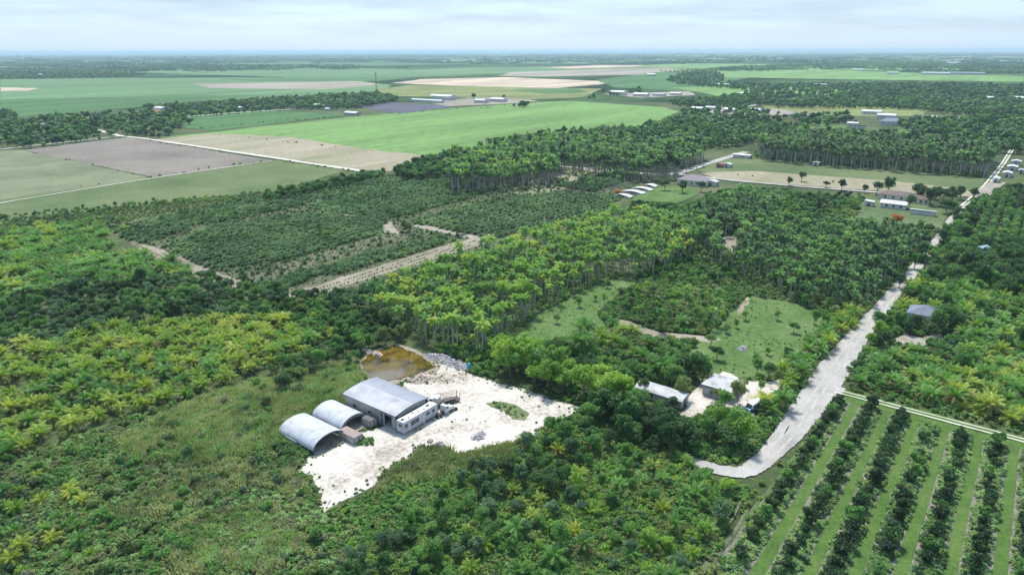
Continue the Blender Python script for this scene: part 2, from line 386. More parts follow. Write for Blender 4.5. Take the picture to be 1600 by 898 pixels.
far('nursery_bed', [(556,167),(605,160),(722,166),(626,178)], surf('ground_cloth', (0.035, 0.042, 0.075), 0.8, vary=0.25, scale=0.02))
far('gravel_yard', [(650,158),(780,152),(840,158),(800,162),(700,166)], GREY_FIELD)
far('gravel_yard', [(940,147),(1080,143),(1085,149),(1000,153)], MARLDIRTY)
far('gravel_yard', [(1060,172),(1120,166),(1230,172),(1250,180),(1150,180)], MARLDIRTY)
far('field', [(36,235),(200,215),(426,251),(330,266),(240,278)], PLOUGH, 0.8)
far('field', [(-120,252),(0,236),(36,235),(240,279),(0,313),(-120,333)], GR_PALE, 0.8)
far('field', [(-120,330),(0,313),(240,279),(426,251),(545,266),(430,300),(330,308),(250,318),(100,336),(0,352),(-120,370)], GRASS_FIELD, 0.8)
far('field', [(1090,268),(1135,247),(1330,258),(1540,280),(1520,308),(1300,292),(1150,284)], GRASS_FIELD, 0.8)
far('field', [(1092,270),(1180,268),(1400,284),(1522,298),(1515,308),(1300,294),(1120,280)], TAN_FIELD, 0.8)
far('field', [(795,300),(850,272),(930,262),(960,265),(880,297),(830,308)], TAN_FIELD, 0.8)
far('lawn', [(985,314),(1010,294),(1075,290),(1092,304),(1060,318)], LAWN, 0.6)
far('lawn', [(1300,352),(1358,311),(1450,318),(1482,332),(1470,356),(1400,362)], GRASS_FIELD, 0.6)
far('lawn', [(1215,198),(1285,190),(1330,198),(1300,206),(1230,206)], LAWN, 0.6)
far('lawn', [(1370,206),(1420,196),(1440,203),(1395,214)], LAWN, 0.6)

# --- near sheets
zn = [0.012]
EXCL = []
def near(name, pts, mat, jit=0.5, step=2.5, ex=None, world=False, soft=1.0):
    zn[0] += 0.006
    o = sheet(name, pts, mat, zn[0], jit * 0.7, step, world, soft=soft)
    if ex is not None: EXCL.append((np.array(pts, float) if world else wpoly(pts), ex))
    return o
near('scrub_floor', [(0,715),(200,650),(420,585),(560,555),(600,600),(540,690),(470,735),(500,800),(640,898),(640,960),(0,960)], SCRUBG, 1.0)
near('nursery_floor', [(165,352),(420,302),(560,272),(700,280),(860,262),(1000,300),(940,335),(830,380),(700,410),(560,452),(450,466),(385,445),(300,430),(215,388)], SOIL, 1.0)
near('sandy_strip', [(440,462),(560,425),(690,385),(745,370),(765,378),(690,402),(600,428),(500,458),(455,470)], SOILPALE, 0.8, ex=0)
near('sandy_track', [(205,380),(240,385),(300,408),(345,428),(388,442),(380,450),(330,440),(280,420),(230,398)], SOILPALE, 0.8, ex=0)
near('sandy_patch', [(594,352),(612,346),(624,366),(600,364)], MARLDIRTY, 0.6, ex=0)
near('sandy_patch', [(536,335),(556,336),(557,341),(540,340)], MARLDIRTY, 0.4, ex=0, soft=0.5)
near('sandy_track', [(645,350),(670,353),(760,372),(752,377),(700,365),(650,356)], MARLDIRTY, 0.5, ex=0, soft=0.5)
near('lawn', [(790,540),(840,490),(930,445),(975,432),(1000,440),(960,465),(935,492),(950,510),(880,528),(830,545)], LAWN, 0.6, ex=0.0, soft=1.6)
near('lawn', [(1075,548),(1130,500),(1165,462),(1230,470),(1292,492),(1280,522),(1235,580),(1180,590),(1120,588),(1085,570)], LAWN, 0.8, ex=0.0, soft=2.2)
near('bare_track', [(1152,484),(1166,464),(1172,467),(1163,486),(1155,494)], SOILPALE, 0.5, ex=0.3, soft=0.6)
near('bare_track', [(962,498),(985,502),(1030,519),(1090,523),(1130,530),(1110,535),(1060,531),(1010,525),(970,510)], SOILPALE, 0.5, ex=0.5)
near('bare_patch', [(1128,372),(1150,366),(1155,385),(1138,405),(1125,400)], SOILPALE, 0.6, ex=0.3)
CLEAR = [(462,738),(478,716),(505,704),(540,688),(565,674),(600,664),(636,640),(625,598),(640,586),(668,570),(700,566),(735,584),(770,594),(810,606),(850,616),(890,630),(915,640),(885,655),(855,664),(832,688),(790,698),(755,704),(720,714),(690,704),(660,698),(648,716),(625,728),(600,740),(588,758),(560,774),(528,788),(506,804),(496,790),(500,772),(488,756)]
near('gravel_clearing', CLEAR, MARL, 1.0, ex=0.2, soft=2.4)
near('grass_island', [(757,630),(782,627),(806,632),(828,646),(820,658),(800,655),(790,644),(770,638)], GRASS_FIELD, 0.4)
POND = [(563,567),(580,554),(600,544),(616,540),(640,549),(662,561),(682,573),(660,583),(632,590),(605,596),(585,596),(572,580)]
near('pond_bank', [(560,567),(578,552),(600,541),(618,536),(648,545),(690,568),(682,584),(640,597),(600,603),(575,600),(566,582)], SOILPALE, 0.5, ex=0.1, soft=1.3)
near('gravel_yard', [(1060,650),(1075,620),(1095,600),(1130,580),(1165,596),(1218,594),(1220,612),(1190,622),(1180,650),(1165,662),(1150,640),(1110,640),(1085,655)], MARL, 0.5, ex=0.2)
near('gravel_yard', [(1390,545),(1395,530),(1415,522),(1440,528),(1470,520),(1475,532),(1440,545),(1405,550)], MARLDIRTY, 0.5, ex=0.3)
# orchard block (grid aligned)
near('orchard_floor', [AB(60, 32), AB(150, 29.5), AB(177, 27.5), AB(177, -60), AB(60, -60)], ORCHSOIL, 0.3, 3, world=True)
LANES = [24.0, 16.9, 10.6, 4.4, -2.3, -9.1, -15.8, -22.5, -29.2]
for b in LANES:
    near('grass_lane', [AB(60, b + 1.25), AB(175.5, b + 1.05), AB(175.5, b - 1.05), AB(60, b - 1.25)], LANE, 0.12, 2.5, world=True, ex=0.1, soft=0.35)
near('headland', [AB(175.2, 27), AB(178.2, 27), AB(178.2, -60), AB(175.2, -60)], LANE, 0.2, 3, world=True, ex=0.2, soft=0.4)
near('verge', [AB(128, 30.2), AB(178, 28.4), AB(178, 27.2), AB(60, 32.5), AB(60, 35)], GRASS_FIELD, 0.3, 3, world=True, soft=0.3)

# --- roads
def road(line, w, mat, z, ex=0.1, **k):
    k.setdefault('soft', 0.9 if np.max(w) > 3 else 0.18); o, outl = ribbon(k.pop('name', 'road'), line, w, mat, z, **k); EXCL.append((outl, ex)); return o
MAINROAD = [(1060,712),(1100,728),(1140,738),(1172,735),(1213,700),(1250,655),(1288,600),(1315,560),(1345,520),(1383,475),(1420,432),(1445,400),(1465,375),(1482,350),(1507,320)]
road(MAINROAD, [3.4,5.0,8.0,9.0,7.0,6.0,5.2,5.0,4.8,4.6,4.4,4.2,4.2,4.2,4.2], ROAD, 0.27, jit=0.10, step=3, soft=1.1)
EXCL.append((wpoly([(1110,728),(1180,728),(1215,735),(1180,765),(1135,760),(1105,748)]), 0.0))
for off in (-1.0, 1.0):
    road([(1505,322),(1540,290),(1568,255),(1585,228),(1600,206),(1640,160)], 1.3, TRACK, 0.29, jit=0.1, offset=off, name='track')
road([(1293,606),(1318,613)], 4.5, ROAD, 0.282, name='road')
for off in (-0.85, 0.85):
    road([AB(179.7, 30), AB(179.7, -60)], 0.62, TRACK, 0.29, jit=0.08, offset=off, name='track', world=True)
sheet('track_verge', [AB(178.2, 29), AB(181.6, 29), AB(181.6, -60), AB(178.2, -60)], LANE, 0.258, 0.1, 3, world=True)
for off in (-0.8, 0.8):
    road([(1085,905),(1120,860),(1150,815),(1165,785)], 0.5, SOIL, 0.285, jit=0.1, offset=off, name='track')
zr = 0.40
def froad(line, w, m=ROAD, ex=1.0): 
    global zr; zr += 0.008; return road(line, w, m, zr, ex, jit=0.3, step=15)
froad([(-120,250),(0,234),(100,223),(190,213)], 5)
froad([(150,203),(190,213),(225,217),(420,246),(565,268)], 6, TRACK)
froad([(770,248),(860,259),(960,267),(1020,273),(1060,271),(1100,258),(1165,238)], 7)
froad([(1055,272),(1130,281),(1250,292),(1380,302),(1460,310)], 5)
froad([(280,184),(350,178),(460,171)], 6, TRACK)
froad([(1160,168),(1205,160)], 8)
froad([(1530,308),(1545,296),(1560,285)], 9, MARLDIRTY)
froad([(0,318),(240,279),(425,252)], 1.6, TRACK, 0)

RUT = earth('worn_gravel', [(0.1, (0.3036, 0.2898, 0.2668)), (0.5, (0.3864, 0.3726, 0.3496)), (0.9, (0.4784, 0.4646, 0.4416))], 0.2, 2.0, 0.45)
for off in (-0.95, 0.95):
    ribbon('wheel_track', MAINROAD[3:], 0.8, RUT, 0.276, 0.12, offset=off, step=3, soft=0.25)
# pond water
m, t, b, o_ = newmat('pond_water')
g = N(t, 'ShaderNodeNewGeometry')
nf = noise_(t, g.outputs['Position'], 0.22, 5, 0.6)
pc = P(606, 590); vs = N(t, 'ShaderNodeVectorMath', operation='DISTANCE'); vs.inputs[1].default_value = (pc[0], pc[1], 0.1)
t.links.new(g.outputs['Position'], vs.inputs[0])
pale_patch = math_(t, 'MULTIPLY_ADD', math_(t, 'ADD', vs.outputs['Value'], math_(t, 'MULTIPLY', nf, 13)), -0.45, 5.6, clamp=True)   # paler grey-tan patch mixed into the water colour, edge broken by noise
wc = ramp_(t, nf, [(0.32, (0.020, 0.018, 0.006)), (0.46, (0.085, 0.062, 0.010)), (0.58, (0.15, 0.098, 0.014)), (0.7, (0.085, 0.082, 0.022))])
t.links.new(mix_(t, pale_patch, wc, (0.155, 0.14, 0.105)), b.inputs['Base Color'])
b.inputs['Roughness'].default_value = 0.06; b.inputs['IOR'].default_value = 1.33
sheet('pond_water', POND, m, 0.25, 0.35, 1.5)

# ------------------------------------------------------------------ vegetation prototypes
def mesh_np(name, verts, faces, mats, var=None, dry=None, midx=None):
    m = bpy.data.meshes.new(name); m.from_pydata([tuple(v) for v in verts], [], faces)
    for x in mats: m.materials.append(x)
    if var is not None:
        a = m.attributes.new('var', 'FLOAT', 'FACE'); a.data.foreach_set('value', np.asarray(var, np.float32))
    if dry is not None:
        a = m.attributes.new('dry', 'FLOAT', 'FACE'); a.data.foreach_set('value', np.asarray(dry, np.float32))
    if midx is not None: m.polygons.foreach_set('material_index', np.asarray(midx, np.int32))
    m.update(); return m
def unit(v): return v / (np.linalg.norm(v, axis=-1, keepdims=True) + 1e-9)
def leaves(pts, nrm, size, rng, aspect=0.55, drop=0.0):
    """one rhombic leaf clump per point; returns verts, faces"""
    n = len(pts); t = unit(np.cross(nrm, rng.normal(size=(n, 3)))); b = np.cross(nrm, t)
    l = (size * rng.uniform(0.65, 1.35, n))[:, None]; w = l * aspect
    fold = nrm * l * 0.18
    v = np.stack([pts - t * l, pts + b * w - fold, pts + t * l - np.array([0, 0, drop]) * l, pts - b * w - fold], 1).reshape(-1, 3)
    f = [(4*i, 4*i+1, 4*i+2, 4*i+3) for i in range(n)]
    return v, f
def crown(R, H, zc, nl, n, size, seed, flat=1.0, lob=(0.34, 0.52), aspect=0.55):
    rng = np.random.default_rng(seed)
    c = unit(rng.normal(size=(nl, 3))) * (rng.uniform(0.25, 0.72, nl) ** 0.8)[:, None]
    c[:, 2] = c[:, 2] * 0.9 + 0.05
    r = rng.uniform(*lob, nl); tone = rng.uniform(0, 1, nl)
    k = rng.choice(nl, n, p=r**2 / (r**2).sum())
    d = rng.normal(size=(n, 3)); d[:, 2] += 0.45; d = unit(d)
    p = c[k] + d * (r[k] * rng.uniform(0.6, 1.08, n))[:, None]
    nr = unit(d + 0.75 * rng.normal(size=(n, 3)) + np.array([0, 0, 0.35]))
    p = p * np.array([R, R, H / 2 * flat]) + np.array([0, 0, zc])
    v, f = leaves(p, nr, size, rng, aspect)
    return v, f, np.clip(0.55 * tone[k] + 0.45 * rng.uniform(0, 1, n), 0, 1)
def trunk_mb(h, r, limbs, seed, spread=0.5):
    rng = random.Random(seed); mb = MB()
    mb.tube([(0, 0, -0.2), (0.05 * h, 0, h * 0.45), (0, 0.03 * h, h * 0.75)], [r, r * 0.8, r * 0.5], 6)
    for i in range(limbs):
        a = 2 * math.pi * (i + rng.random()) / limbs; s = spread * h * rng.uniform(0.5, 0.9)
        z0 = h * rng.uniform(0.35, 0.6)
        mb.tube([(0.04*h, 0, z0), (s*.5*math.cos(a), s*.5*math.sin(a), z0 + h*.2), (s*math.cos(a), s*math.sin(a), z0 + h * .42)], [r*.55, r*.38, r*.15], 5)
    return mb
def fronds(n, length, z0, seed, up=(0.1, 1.25), droop=1.0, leafl=0.55, seg=11, tw=0.9, dryfrac=0.15, wid=0.16, stem=0.0):
    """a whorl of pinnate fronds; returns verts, faces, var, dry"""
    rng = np.random.default_rng(seed); V = []; Fc = []; va = []; dr = []
    for i in range(n):
        q = i / max(1, n - 1)                        # 0 = oldest (lowest) .. 1 = youngest (upright)
        az = i * 2.39996 + rng.normal(0, 0.2)
        el = up[0] + (up[1] - up[0]) * q + rng.normal(0, 0.08)
        L = length * rng.uniform(0.82, 1.1) * (1 - 0.25 * max(0, q - 0.75) * 4)
        bend = droop * (1.15 - 0.55 * q) * rng.uniform(0.8, 1.2)
        p = np.array([0, 0, z0 - stem * (1 - q)]); pts = [p]; dirs = []
        for s in range(seg):
            e = el - bend * ((s + 0.5) / seg) ** 1.3 * 1.35
            d = np.array([math.cos(az) * math.cos(e), math.sin(az) * math.cos(e), math.sin(e)])
            p = p + d * L / seg; pts.append(p); dirs.append(d)
        tone = rng.uniform(0, 1) * 0.6 + 0.4 * q; isdry = 1.0 if (q < dryfrac * 2 and rng.uniform() < 0.5) else 0.0
        side = np.array([-math.sin(az), math.cos(az), 0])
        k = len(V)
        for s, pt in enumerate(pts):
            w = 0.05 * (1 - s / (seg + 1)) + 0.012; V += [pt + side * w, pt - side * w]
        for s in range(seg):
            Fc.append((k+2*s, k+2*s+1, k+2*s+3, k+2*s+2)); va.append(min(1, tone + .2)); dr.append(isdry)
        for s in range(1, seg + 1):
            u = s / seg; ll = leafl * (0.55 + 1.1 * math.sin(math.pi * min(1, u * 0.86 + 0.1))) * length / 3.0
            d = dirs[s - 1]; upv = np.cross(side, d) * -1
            for sg in (-1, 1):
                dirn = unit(side * sg * 0.85 + d * 0.55 + np.array([0, 0, -tw * 0.55 * rng.uniform(0.5, 1.4)]) + rng.normal(0, 0.08, 3))
                base = pts[s]; kk = len(V)
                V += [base - d * wid, base + d * wid, base + dirn * ll]
                Fc.append((kk, kk+1, kk+2)); va.append(np.clip(tone + rng.normal(0, .12), 0, 1)); dr.append(isdry * rng.uniform(.5, 1))
    return np.array(V), Fc, np.array(va), np.array(dr)

# palettes (base colours of living leaves)
PAL = dict(
    dark=[(0.05, (0.016, 0.042, 0.016)), (0.4, (0.030, 0.078, 0.026)), (0.7, (0.050, 0.115, 0.036)), (1.0, (0.085, 0.165, 0.055))],
    mid=[(0.05, (0.026, 0.066, 0.020)), (0.4, (0.052, 0.125, 0.032)), (0.7, (0.085, 0.175, 0.045)), (1.0, (0.14, 0.24, 0.07))],
    lime=[(0.05, (0.045, 0.095, 0.018)), (0.4, (0.095, 0.185, 0.030)), (0.7, (0.15, 0.25, 0.040)), (1.0, (0.23, 0.32, 0.07))],
    blue=[(0.05, (0.030, 0.062, 0.034)), (0.4, (0.055, 0.105, 0.060)), (0.7, (0.085, 0.150, 0.082)), (1.0, (0.14, 0.20, 0.125))],
    olive=[(0.05, (0.045, 0.070, 0.026)), (0.4, (0.085, 0.125, 0.045)), (0.7, (0.125, 0.160, 0.062)), (1.0, (0.19, 0.20, 0.10))],
    brown=[(0.05, (0.050, 0.062, 0.036)), (0.4, (0.090, 0.105, 0.062)), (0.7, (0.135, 0.145, 0.095)), (1.0, (0.205, 0.205, 0.15))],
    orchard=[(0.05, (0.010, 0.026, 0.012)), (0.4, (0.018, 0.045, 0.018)), (0.7, (0.030, 0.070, 0.024)), (1.0, (0.055, 0.105, 0.04))],
    nursery=[(0.05, (0.030, 0.060, 0.034)), (0.4, (0.052, 0.098, 0.052)), (0.7, (0.085, 0.14, 0.072)), (1.0, (0.15, 0.20, 0.115))],
    coco=[(0.05, (0.040, 0.085, 0.014)), (0.35, (0.080, 0.150, 0.022)), (0.65, (0.14, 0.205, 0.036)), (1.0, (0.25, 0.27, 0.075))],
    weed=[(0.05, (0.07, 0.13, 0.045)), (0.4, (0.12, 0.20, 0.08)), (0.7, (0.17, 0.25, 0.12)), (1.0, (0.25, 0.31, 0.18))],
    straw=[(0.05, (0.11, 0.13, 0.065)), (0.4, (0.17, 0.19, 0.105)), (0.7, (0.235, 0.245, 0.15)), (1.0, (0.31, 0.31, 0.21))],
    flame=[(0.05, (0.06, 0.07, 0.02)), (0.3, (0.30, 0.085, 0.02)), (0.7, (0.48, 0.12, 0.03)), (1.0, (0.55, 0.20, 0.06))],
    yellow=[(0.05, (0.09, 0.14, 0.02)), (0.4, (0.16, 0.22, 0.03)), (0.7, (0.25, 0.29, 0.05)), (1.0, (0.36, 0.36, 0.09))],
)
DRY = (0.24, 0.17, 0.075)
GAIN = dict(orchard=1.6, weed=2.0, nursery=2.05, brown=2.0, dark=1.6, blue=1.8, olive=2.1, lime=1.85, yellow=1.7)
def LM(p): return leaf('leaf_' + p, [(q, tuple(min(0.55, x * w_ * GAIN.get(p, 2.0)) for x, w_ in zip(c, (1.06, 1.03, 0.9)))) for q, c in PAL[p]], dry=DRY)

# kind -> palette -> list of variants; each variant = dict(parts=[(name, mesh)...], joined=mesh)
VAR = {}
def variant(kind, pal, parts):
    """parts: list of (part name, verts, faces, var, dry, material)"""
    V = []; F_ = []; va = []; dr = []; mi = []; mats = []; pm = []
    for name, v, f, a, d, mt in parts:
        k = len(V); V += [tuple(x) for x in v]; F_ += [tuple(k + i for i in q) for q in f]
        a = np.zeros(len(f)) if a is None else a; d = np.zeros(len(f)) if d is None else d
        va += list(a); dr += list(d)
        if mt not in mats: mats.append(mt)
        mi += [mats.index(mt)] * len(f)
        pm.append((name, mesh_np(name, v, f, [mt], a, d)))
    j = mesh_np(kind + '_whole', V, F_, mats, va, dr, mi)
    VAR.setdefault(kind, {}).setdefault(pal, []).append(dict(parts=pm, joined=j))
def far_(v): return np.asarray(v, float)
for pal in ('dark', 'mid', 'lime', 'blue', 'olive'):
    for s, (R, H_, zc_, nl_, lb_) in enumerate(((2.7, 4.6, 4.4, 11, (.34, .52)), (3.1, 3.6, 4.0, 18, (.26, .42)), (2.2, 5.6, 4.6, 14, (.28, .46)), (2.9, 4.4, 4.3, 24, (.20, .36)), (2.5, 5.0, 4.5, 8, (.36, .58)))):
        v, f, a = crown(R, H_, zc_, nl_, 1500, 0.30 if s % 2 else 0.26, 100 + s, lob=lb_, aspect=.4 + .1 * (s % 3))
        tm = trunk_mb(4.4, 0.17, 4, s)
        variant('broadleaf_tree', pal, [('trunk', tm.v, tm.f, None, None, M_BARK), ('crown', v, f, a, None, LM(pal))])
v, f, a = crown(3.4, 3.4, 4.6, 14, 1500, 0.34, 321); tm = trunk_mb(4.4, 0.2, 5, 9)
variant('flame_tree', 'flame', [('trunk', tm.v, tm.f, None, None, M_BARK), ('crown', v, f, a, None, LM('flame'))])
for pal in ('mid', 'olive', 'brown', 'blue', 'lime', 'dark'):
    for s in range(4):
        v, f, a = crown((1.15, 1.4, .9, 1.2)[s], (1.7, 1.3, 2.2, 1.6)[s], (.72, .5, .95, .66)[s], (8, 13, 6, 16)[s], 420, (.17, .15, .18, .13)[s], 200 + s, lob=((.34, .52), (.24, .4), (.36, .55), (.2, .34))[s])
        variant('shrub', pal, [('foliage', v, f, a, None, LM(pal))])
for s in range(4):
    v, f, a = crown(1.55, 2.5, 1.75, 11, 900, 0.22, 300 + s, lob=(0.36, 0.5)); tm = trunk_mb(1.7, 0.09, 3, s)
    variant('fruit_tree', 'orchard', [('trunk', tm.v, tm.f, None, None, M_BARK), ('crown', v, f, a, None, LM('orchard'))])
    v, f, a = crown(1.55, 2.5, 1.75, 11, 900, 0.22, 300 + s, lob=(0.36, 0.5))
    variant('fruit_tree', 'mid', [('trunk', tm.v, tm.f, None, None, M_BARK), ('crown', v, f, a, None, LM('mid'))])
for pal in ('coco', 'mid', 'yellow'):
    for s in range(5):
        h = 0.9 + 0.5 * s
        v, f, a, d = fronds((26, 20, 30, 23, 17)[s], 3.2, h, 400 + s, up=((-0.2, 1.4), (0.1, 1.45), (-0.45, 1.35), (-.1, 1.3), (.2, 1.5))[s], droop=(1.0, .8, 1.15, .95, .7)[s], leafl=0.58, seg=14, dryfrac=0.16, wid=0.10, tw=1.2)
        tb = MB().tube([(0, 0, -0.2), (0.08, 0, h * 0.6), (0, 0.02, h)], [0.22, 0.16, 0.14], 7)
        variant('coconut_palm', pal, [('trunk', tb.v, tb.f, None, None, M_PALMBROWN), ('crown', v, f, a, d, LM(pal))])
for pal in ('lime', 'dark', 'mid', 'yellow'):
    for s in range(3):
        h = 6.8 + 0.6 * s
        v, f, a, d = fronds(15, 2.35, h + 0.9, 500 + s, up=(-0.35, 1.25), droop=1.25, leafl=0.72, seg=12, dryfrac=0.04, wid=0.12, tw=1.1)
        cs = MB().tube([(0, 0, h - .1), (0, 0, h + .5), (0, 0, h + 1.0)], [0.13, 0.12, 0.06], 6)
        tb = MB().tube([(0, 0, -0.2), (0.04, 0.0, h * 0.5), (0, 0, h)], [0.19, 0.17, 0.12], 7)
        variant('royal_palm', pal, [('trunk', tb.v, tb.f, None, None, M_PALMTRUNK), ('crownshaft', cs.v, cs.f, np.full(len(cs.f), .6), None, LM(pal)), ('crown', v, f, a, d, LM(pal))])
for pal in ('nursery', 'dark'):
    for s in range(3):
        v, f, a, d = fronds(17, 2.0, 0.55, 600 + s, up=(0.25, 1.4), droop=0.85, leafl=0.75, seg=9, dryfrac=0.1, wid=0.13, stem=0.2)
        tb = MB().tube([(0, 0, -0.1), (0, 0, 0.6)], [0.14, 0.10], 5)
        variant('nursery_palm', pal, [('trunk', tb.v, tb.f, None, None, M_PALMBROWN), ('crown', v, f, a, d, LM(pal))])
# uncountable undergrowth: leafy tufts and tall grass
for pal in ('mid', 'olive', 'brown', 'blue', 'weed', 'lime'):
    for s in range(2):
        v, f, a = crown(0.8, 1.0, 0.38, 6, 170, 0.17, 700 + s)
        variant('tuft', pal, [('foliage', v, f, a, None, LM(pal))])
for pal in ('olive', 'brown', 'weed', 'straw'):
    rng = np.random.default_rng(5); V = []; F_ = []
    for i in range(110):
        p = np.append(rng.normal(0, 0.45, 2), 0); a = rng.uniform(0, 6.28); L = rng.uniform(0.5, 1.25); le = rng.uniform(0.1, 0.6)
        d = np.array([math.cos(a), math.sin(a), 0]); sd_ = np.array([-d[1], d[0], 0]) * 0.075
        k = len(V); mid = p + np.array([0, 0, L * .6]) + d * le * .25; V += [p - sd_, p + sd_, mid + sd_, mid - sd_, p + np.array([0, 0, L]) + d * le]
        F_ += [(k, k+1, k+2, k+3), (k+3, k+2, k+4)]
    variant('grass_tuft', pal, [('blades', V, F_, rng.uniform(0, 1, len(F_)), None, LM(pal))])
# light far tree
for pal in ('dark', 'mid', 'blue', 'olive'):
    for s in range(3):
        v, f, a = crown(3.4, 5.6, 4.2, 9, 240, 0.85, 800 + s, aspect=0.7)
        tb = MB().tube([(0, 0, -0.2), (0, 0, 3.6)], [0.25, 0.15], 5)
        variant('far_tree', pal, [('trunk', tb.v, tb.f, None, None, M_BARK), ('crown', v, f, a, None, LM(pal))])

for pal in ('dark', 'blue', 'mid'):
    for s in range(2):
        rng = np.random.default_rng(900 + s); V = []; F_ = []; A_ = []
        for i in range(46):
            c = np.array([rng.normal(0, 55), rng.normal(0, 20), 0]); z_ = rng.uniform(.8, 1.5)
            v, f, a = crown(6 * z_, 6 * z_, 3.6 * z_, 4, 26, 2.6, 1000 + 50 * s + i, aspect=.7)
            k = len(V); V += list(v + c); F_ += [tuple(k + q for q in w_) for w_ in f]; A_ += list(a)
        variant('far_wood', pal, [('crowns', V, F_, np.array(A_), None, LM(pal))])
# ------------------------------------------------------------------ planting
PLANTS = {}      # kind -> list of records
def excluded(x, y, rad):
    bad = np.zeros(len(x), bool)
    for poly, ex in EXCL:
        lo = poly.min(0) - 3; hi = poly.max(0) + 3
        c = (x > lo[0]) & (x < hi[0]) & (y > lo[1]) & (y < hi[1]) & ~bad
        idx = np.nonzero(c)[0]
        if not len(idx): continue
        inn = inpoly(x[idx], y[idx], poly)
        if ex > 0:
            for k in range(6):
                an = k * math.pi / 3
                inn |= inpoly(x[idx] + math.cos(an) * (rad * 0.55 + ex), y[idx] + math.sin(an) * (rad * 0.55 + ex), poly)
        bad[idx[inn]] = True
    return bad
def plant(kind, pals, pts, spacing, label=None, group=None, h=0.0, size=(0.85, 1.2), prob=1.0, rows=None, rad=1.0, jit=0.42, gap=None, world=False, noex=False, catn=None):
    """scatter over a polygon; pals = {palette: weight}; rows = spacing across grid axis B (rows run along A)"""
    q = np.array(pts, float) if world else wpoly(pts, h)
    q2 = np.array([toAB(p) for p in q]); lo = q2.min(0); hi = q2.max(0)
    sa = spacing; sb = rows or spacing
    a, b = np.meshgrid(np.arange(lo[0], hi[0], sa), np.arange(lo[1], hi[1], sb))
    a = a.ravel(); b = b.ravel(); n = len(a)
    if n == 0: return
    a = a + RNG.uniform(-jit, jit, n) * sa; b = b + RNG.uniform(-jit, jit, n) * (sb if not rows else sb * 0.25)
    x = a * GA[0] + b * GB[0]; y = a * GA[1] + b * GB[1]
    k = inpoly(x, y, q) & (RNG.uniform(size=n) < prob)
    if gap:  # clumpy gaps
        k &= (np.sin(x * gap[0] + 1.3 * np.sin(y * gap[0] * .7)) + np.sin(y * gap[0] * 1.2 + 2 * np.sin(x * gap[0] * .5))) > gap[1]
    x, y = x[k], y[k]
    if not len(x): return
    px, py, w = pixel(x, y, 2.0)
    vis = (w > 20) & (px > -260) & (px < 1860) & (py < 1260)
    x, y = x[vis], y[vis]
    if not noex:
        bad = excluded(x, y, rad); x, y = x[~bad], y[~bad]
    n = len(x); names = list(pals); pw = np.array([pals[p] for p in names], float); pw /= pw.sum()
    u = np.sin(x * .11 + 2.1 * np.sin(y * .057)) + np.sin(y * .093 + 1.7 * np.sin(x * .071) + len(PLANTS)) + 0.7 * np.sin(x * .31 + y * .23)
    u = u * 0.55 + RNG.normal(0, 0.75, n)                       # drifts of one kind, loosely mixed
    rk = np.argsort(np.argsort(u)) / max(1, n); ch = np.searchsorted(np.cumsum(pw), rk).clip(0, len(names) - 1)
    sc_ = RNG.uniform(size[0], size[1], n) * np.where(RNG.uniform(size=n) < .1, RNG.uniform(1.1, 1.35, n), 1) * np.where(RNG.uniform(size=n) < .12, RNG.uniform(.6, .85, n), 1)
    rec = PLANTS.setdefault(kind, [])
    for i in range(n):
        rec.append((x[i], y[i], sc_[i], RNG.uniform(0, 6.283), names[ch[i]], label, group, catn))
def plant_at(kind, pal, px, py, size, label, group=None, h=0.0, catn=None):
    p = P(px, py, h); PLANTS.setdefault(kind, []).append((p[0], p[1], size, RNG.uniform(0, 6.28), pal, label, group, catn))

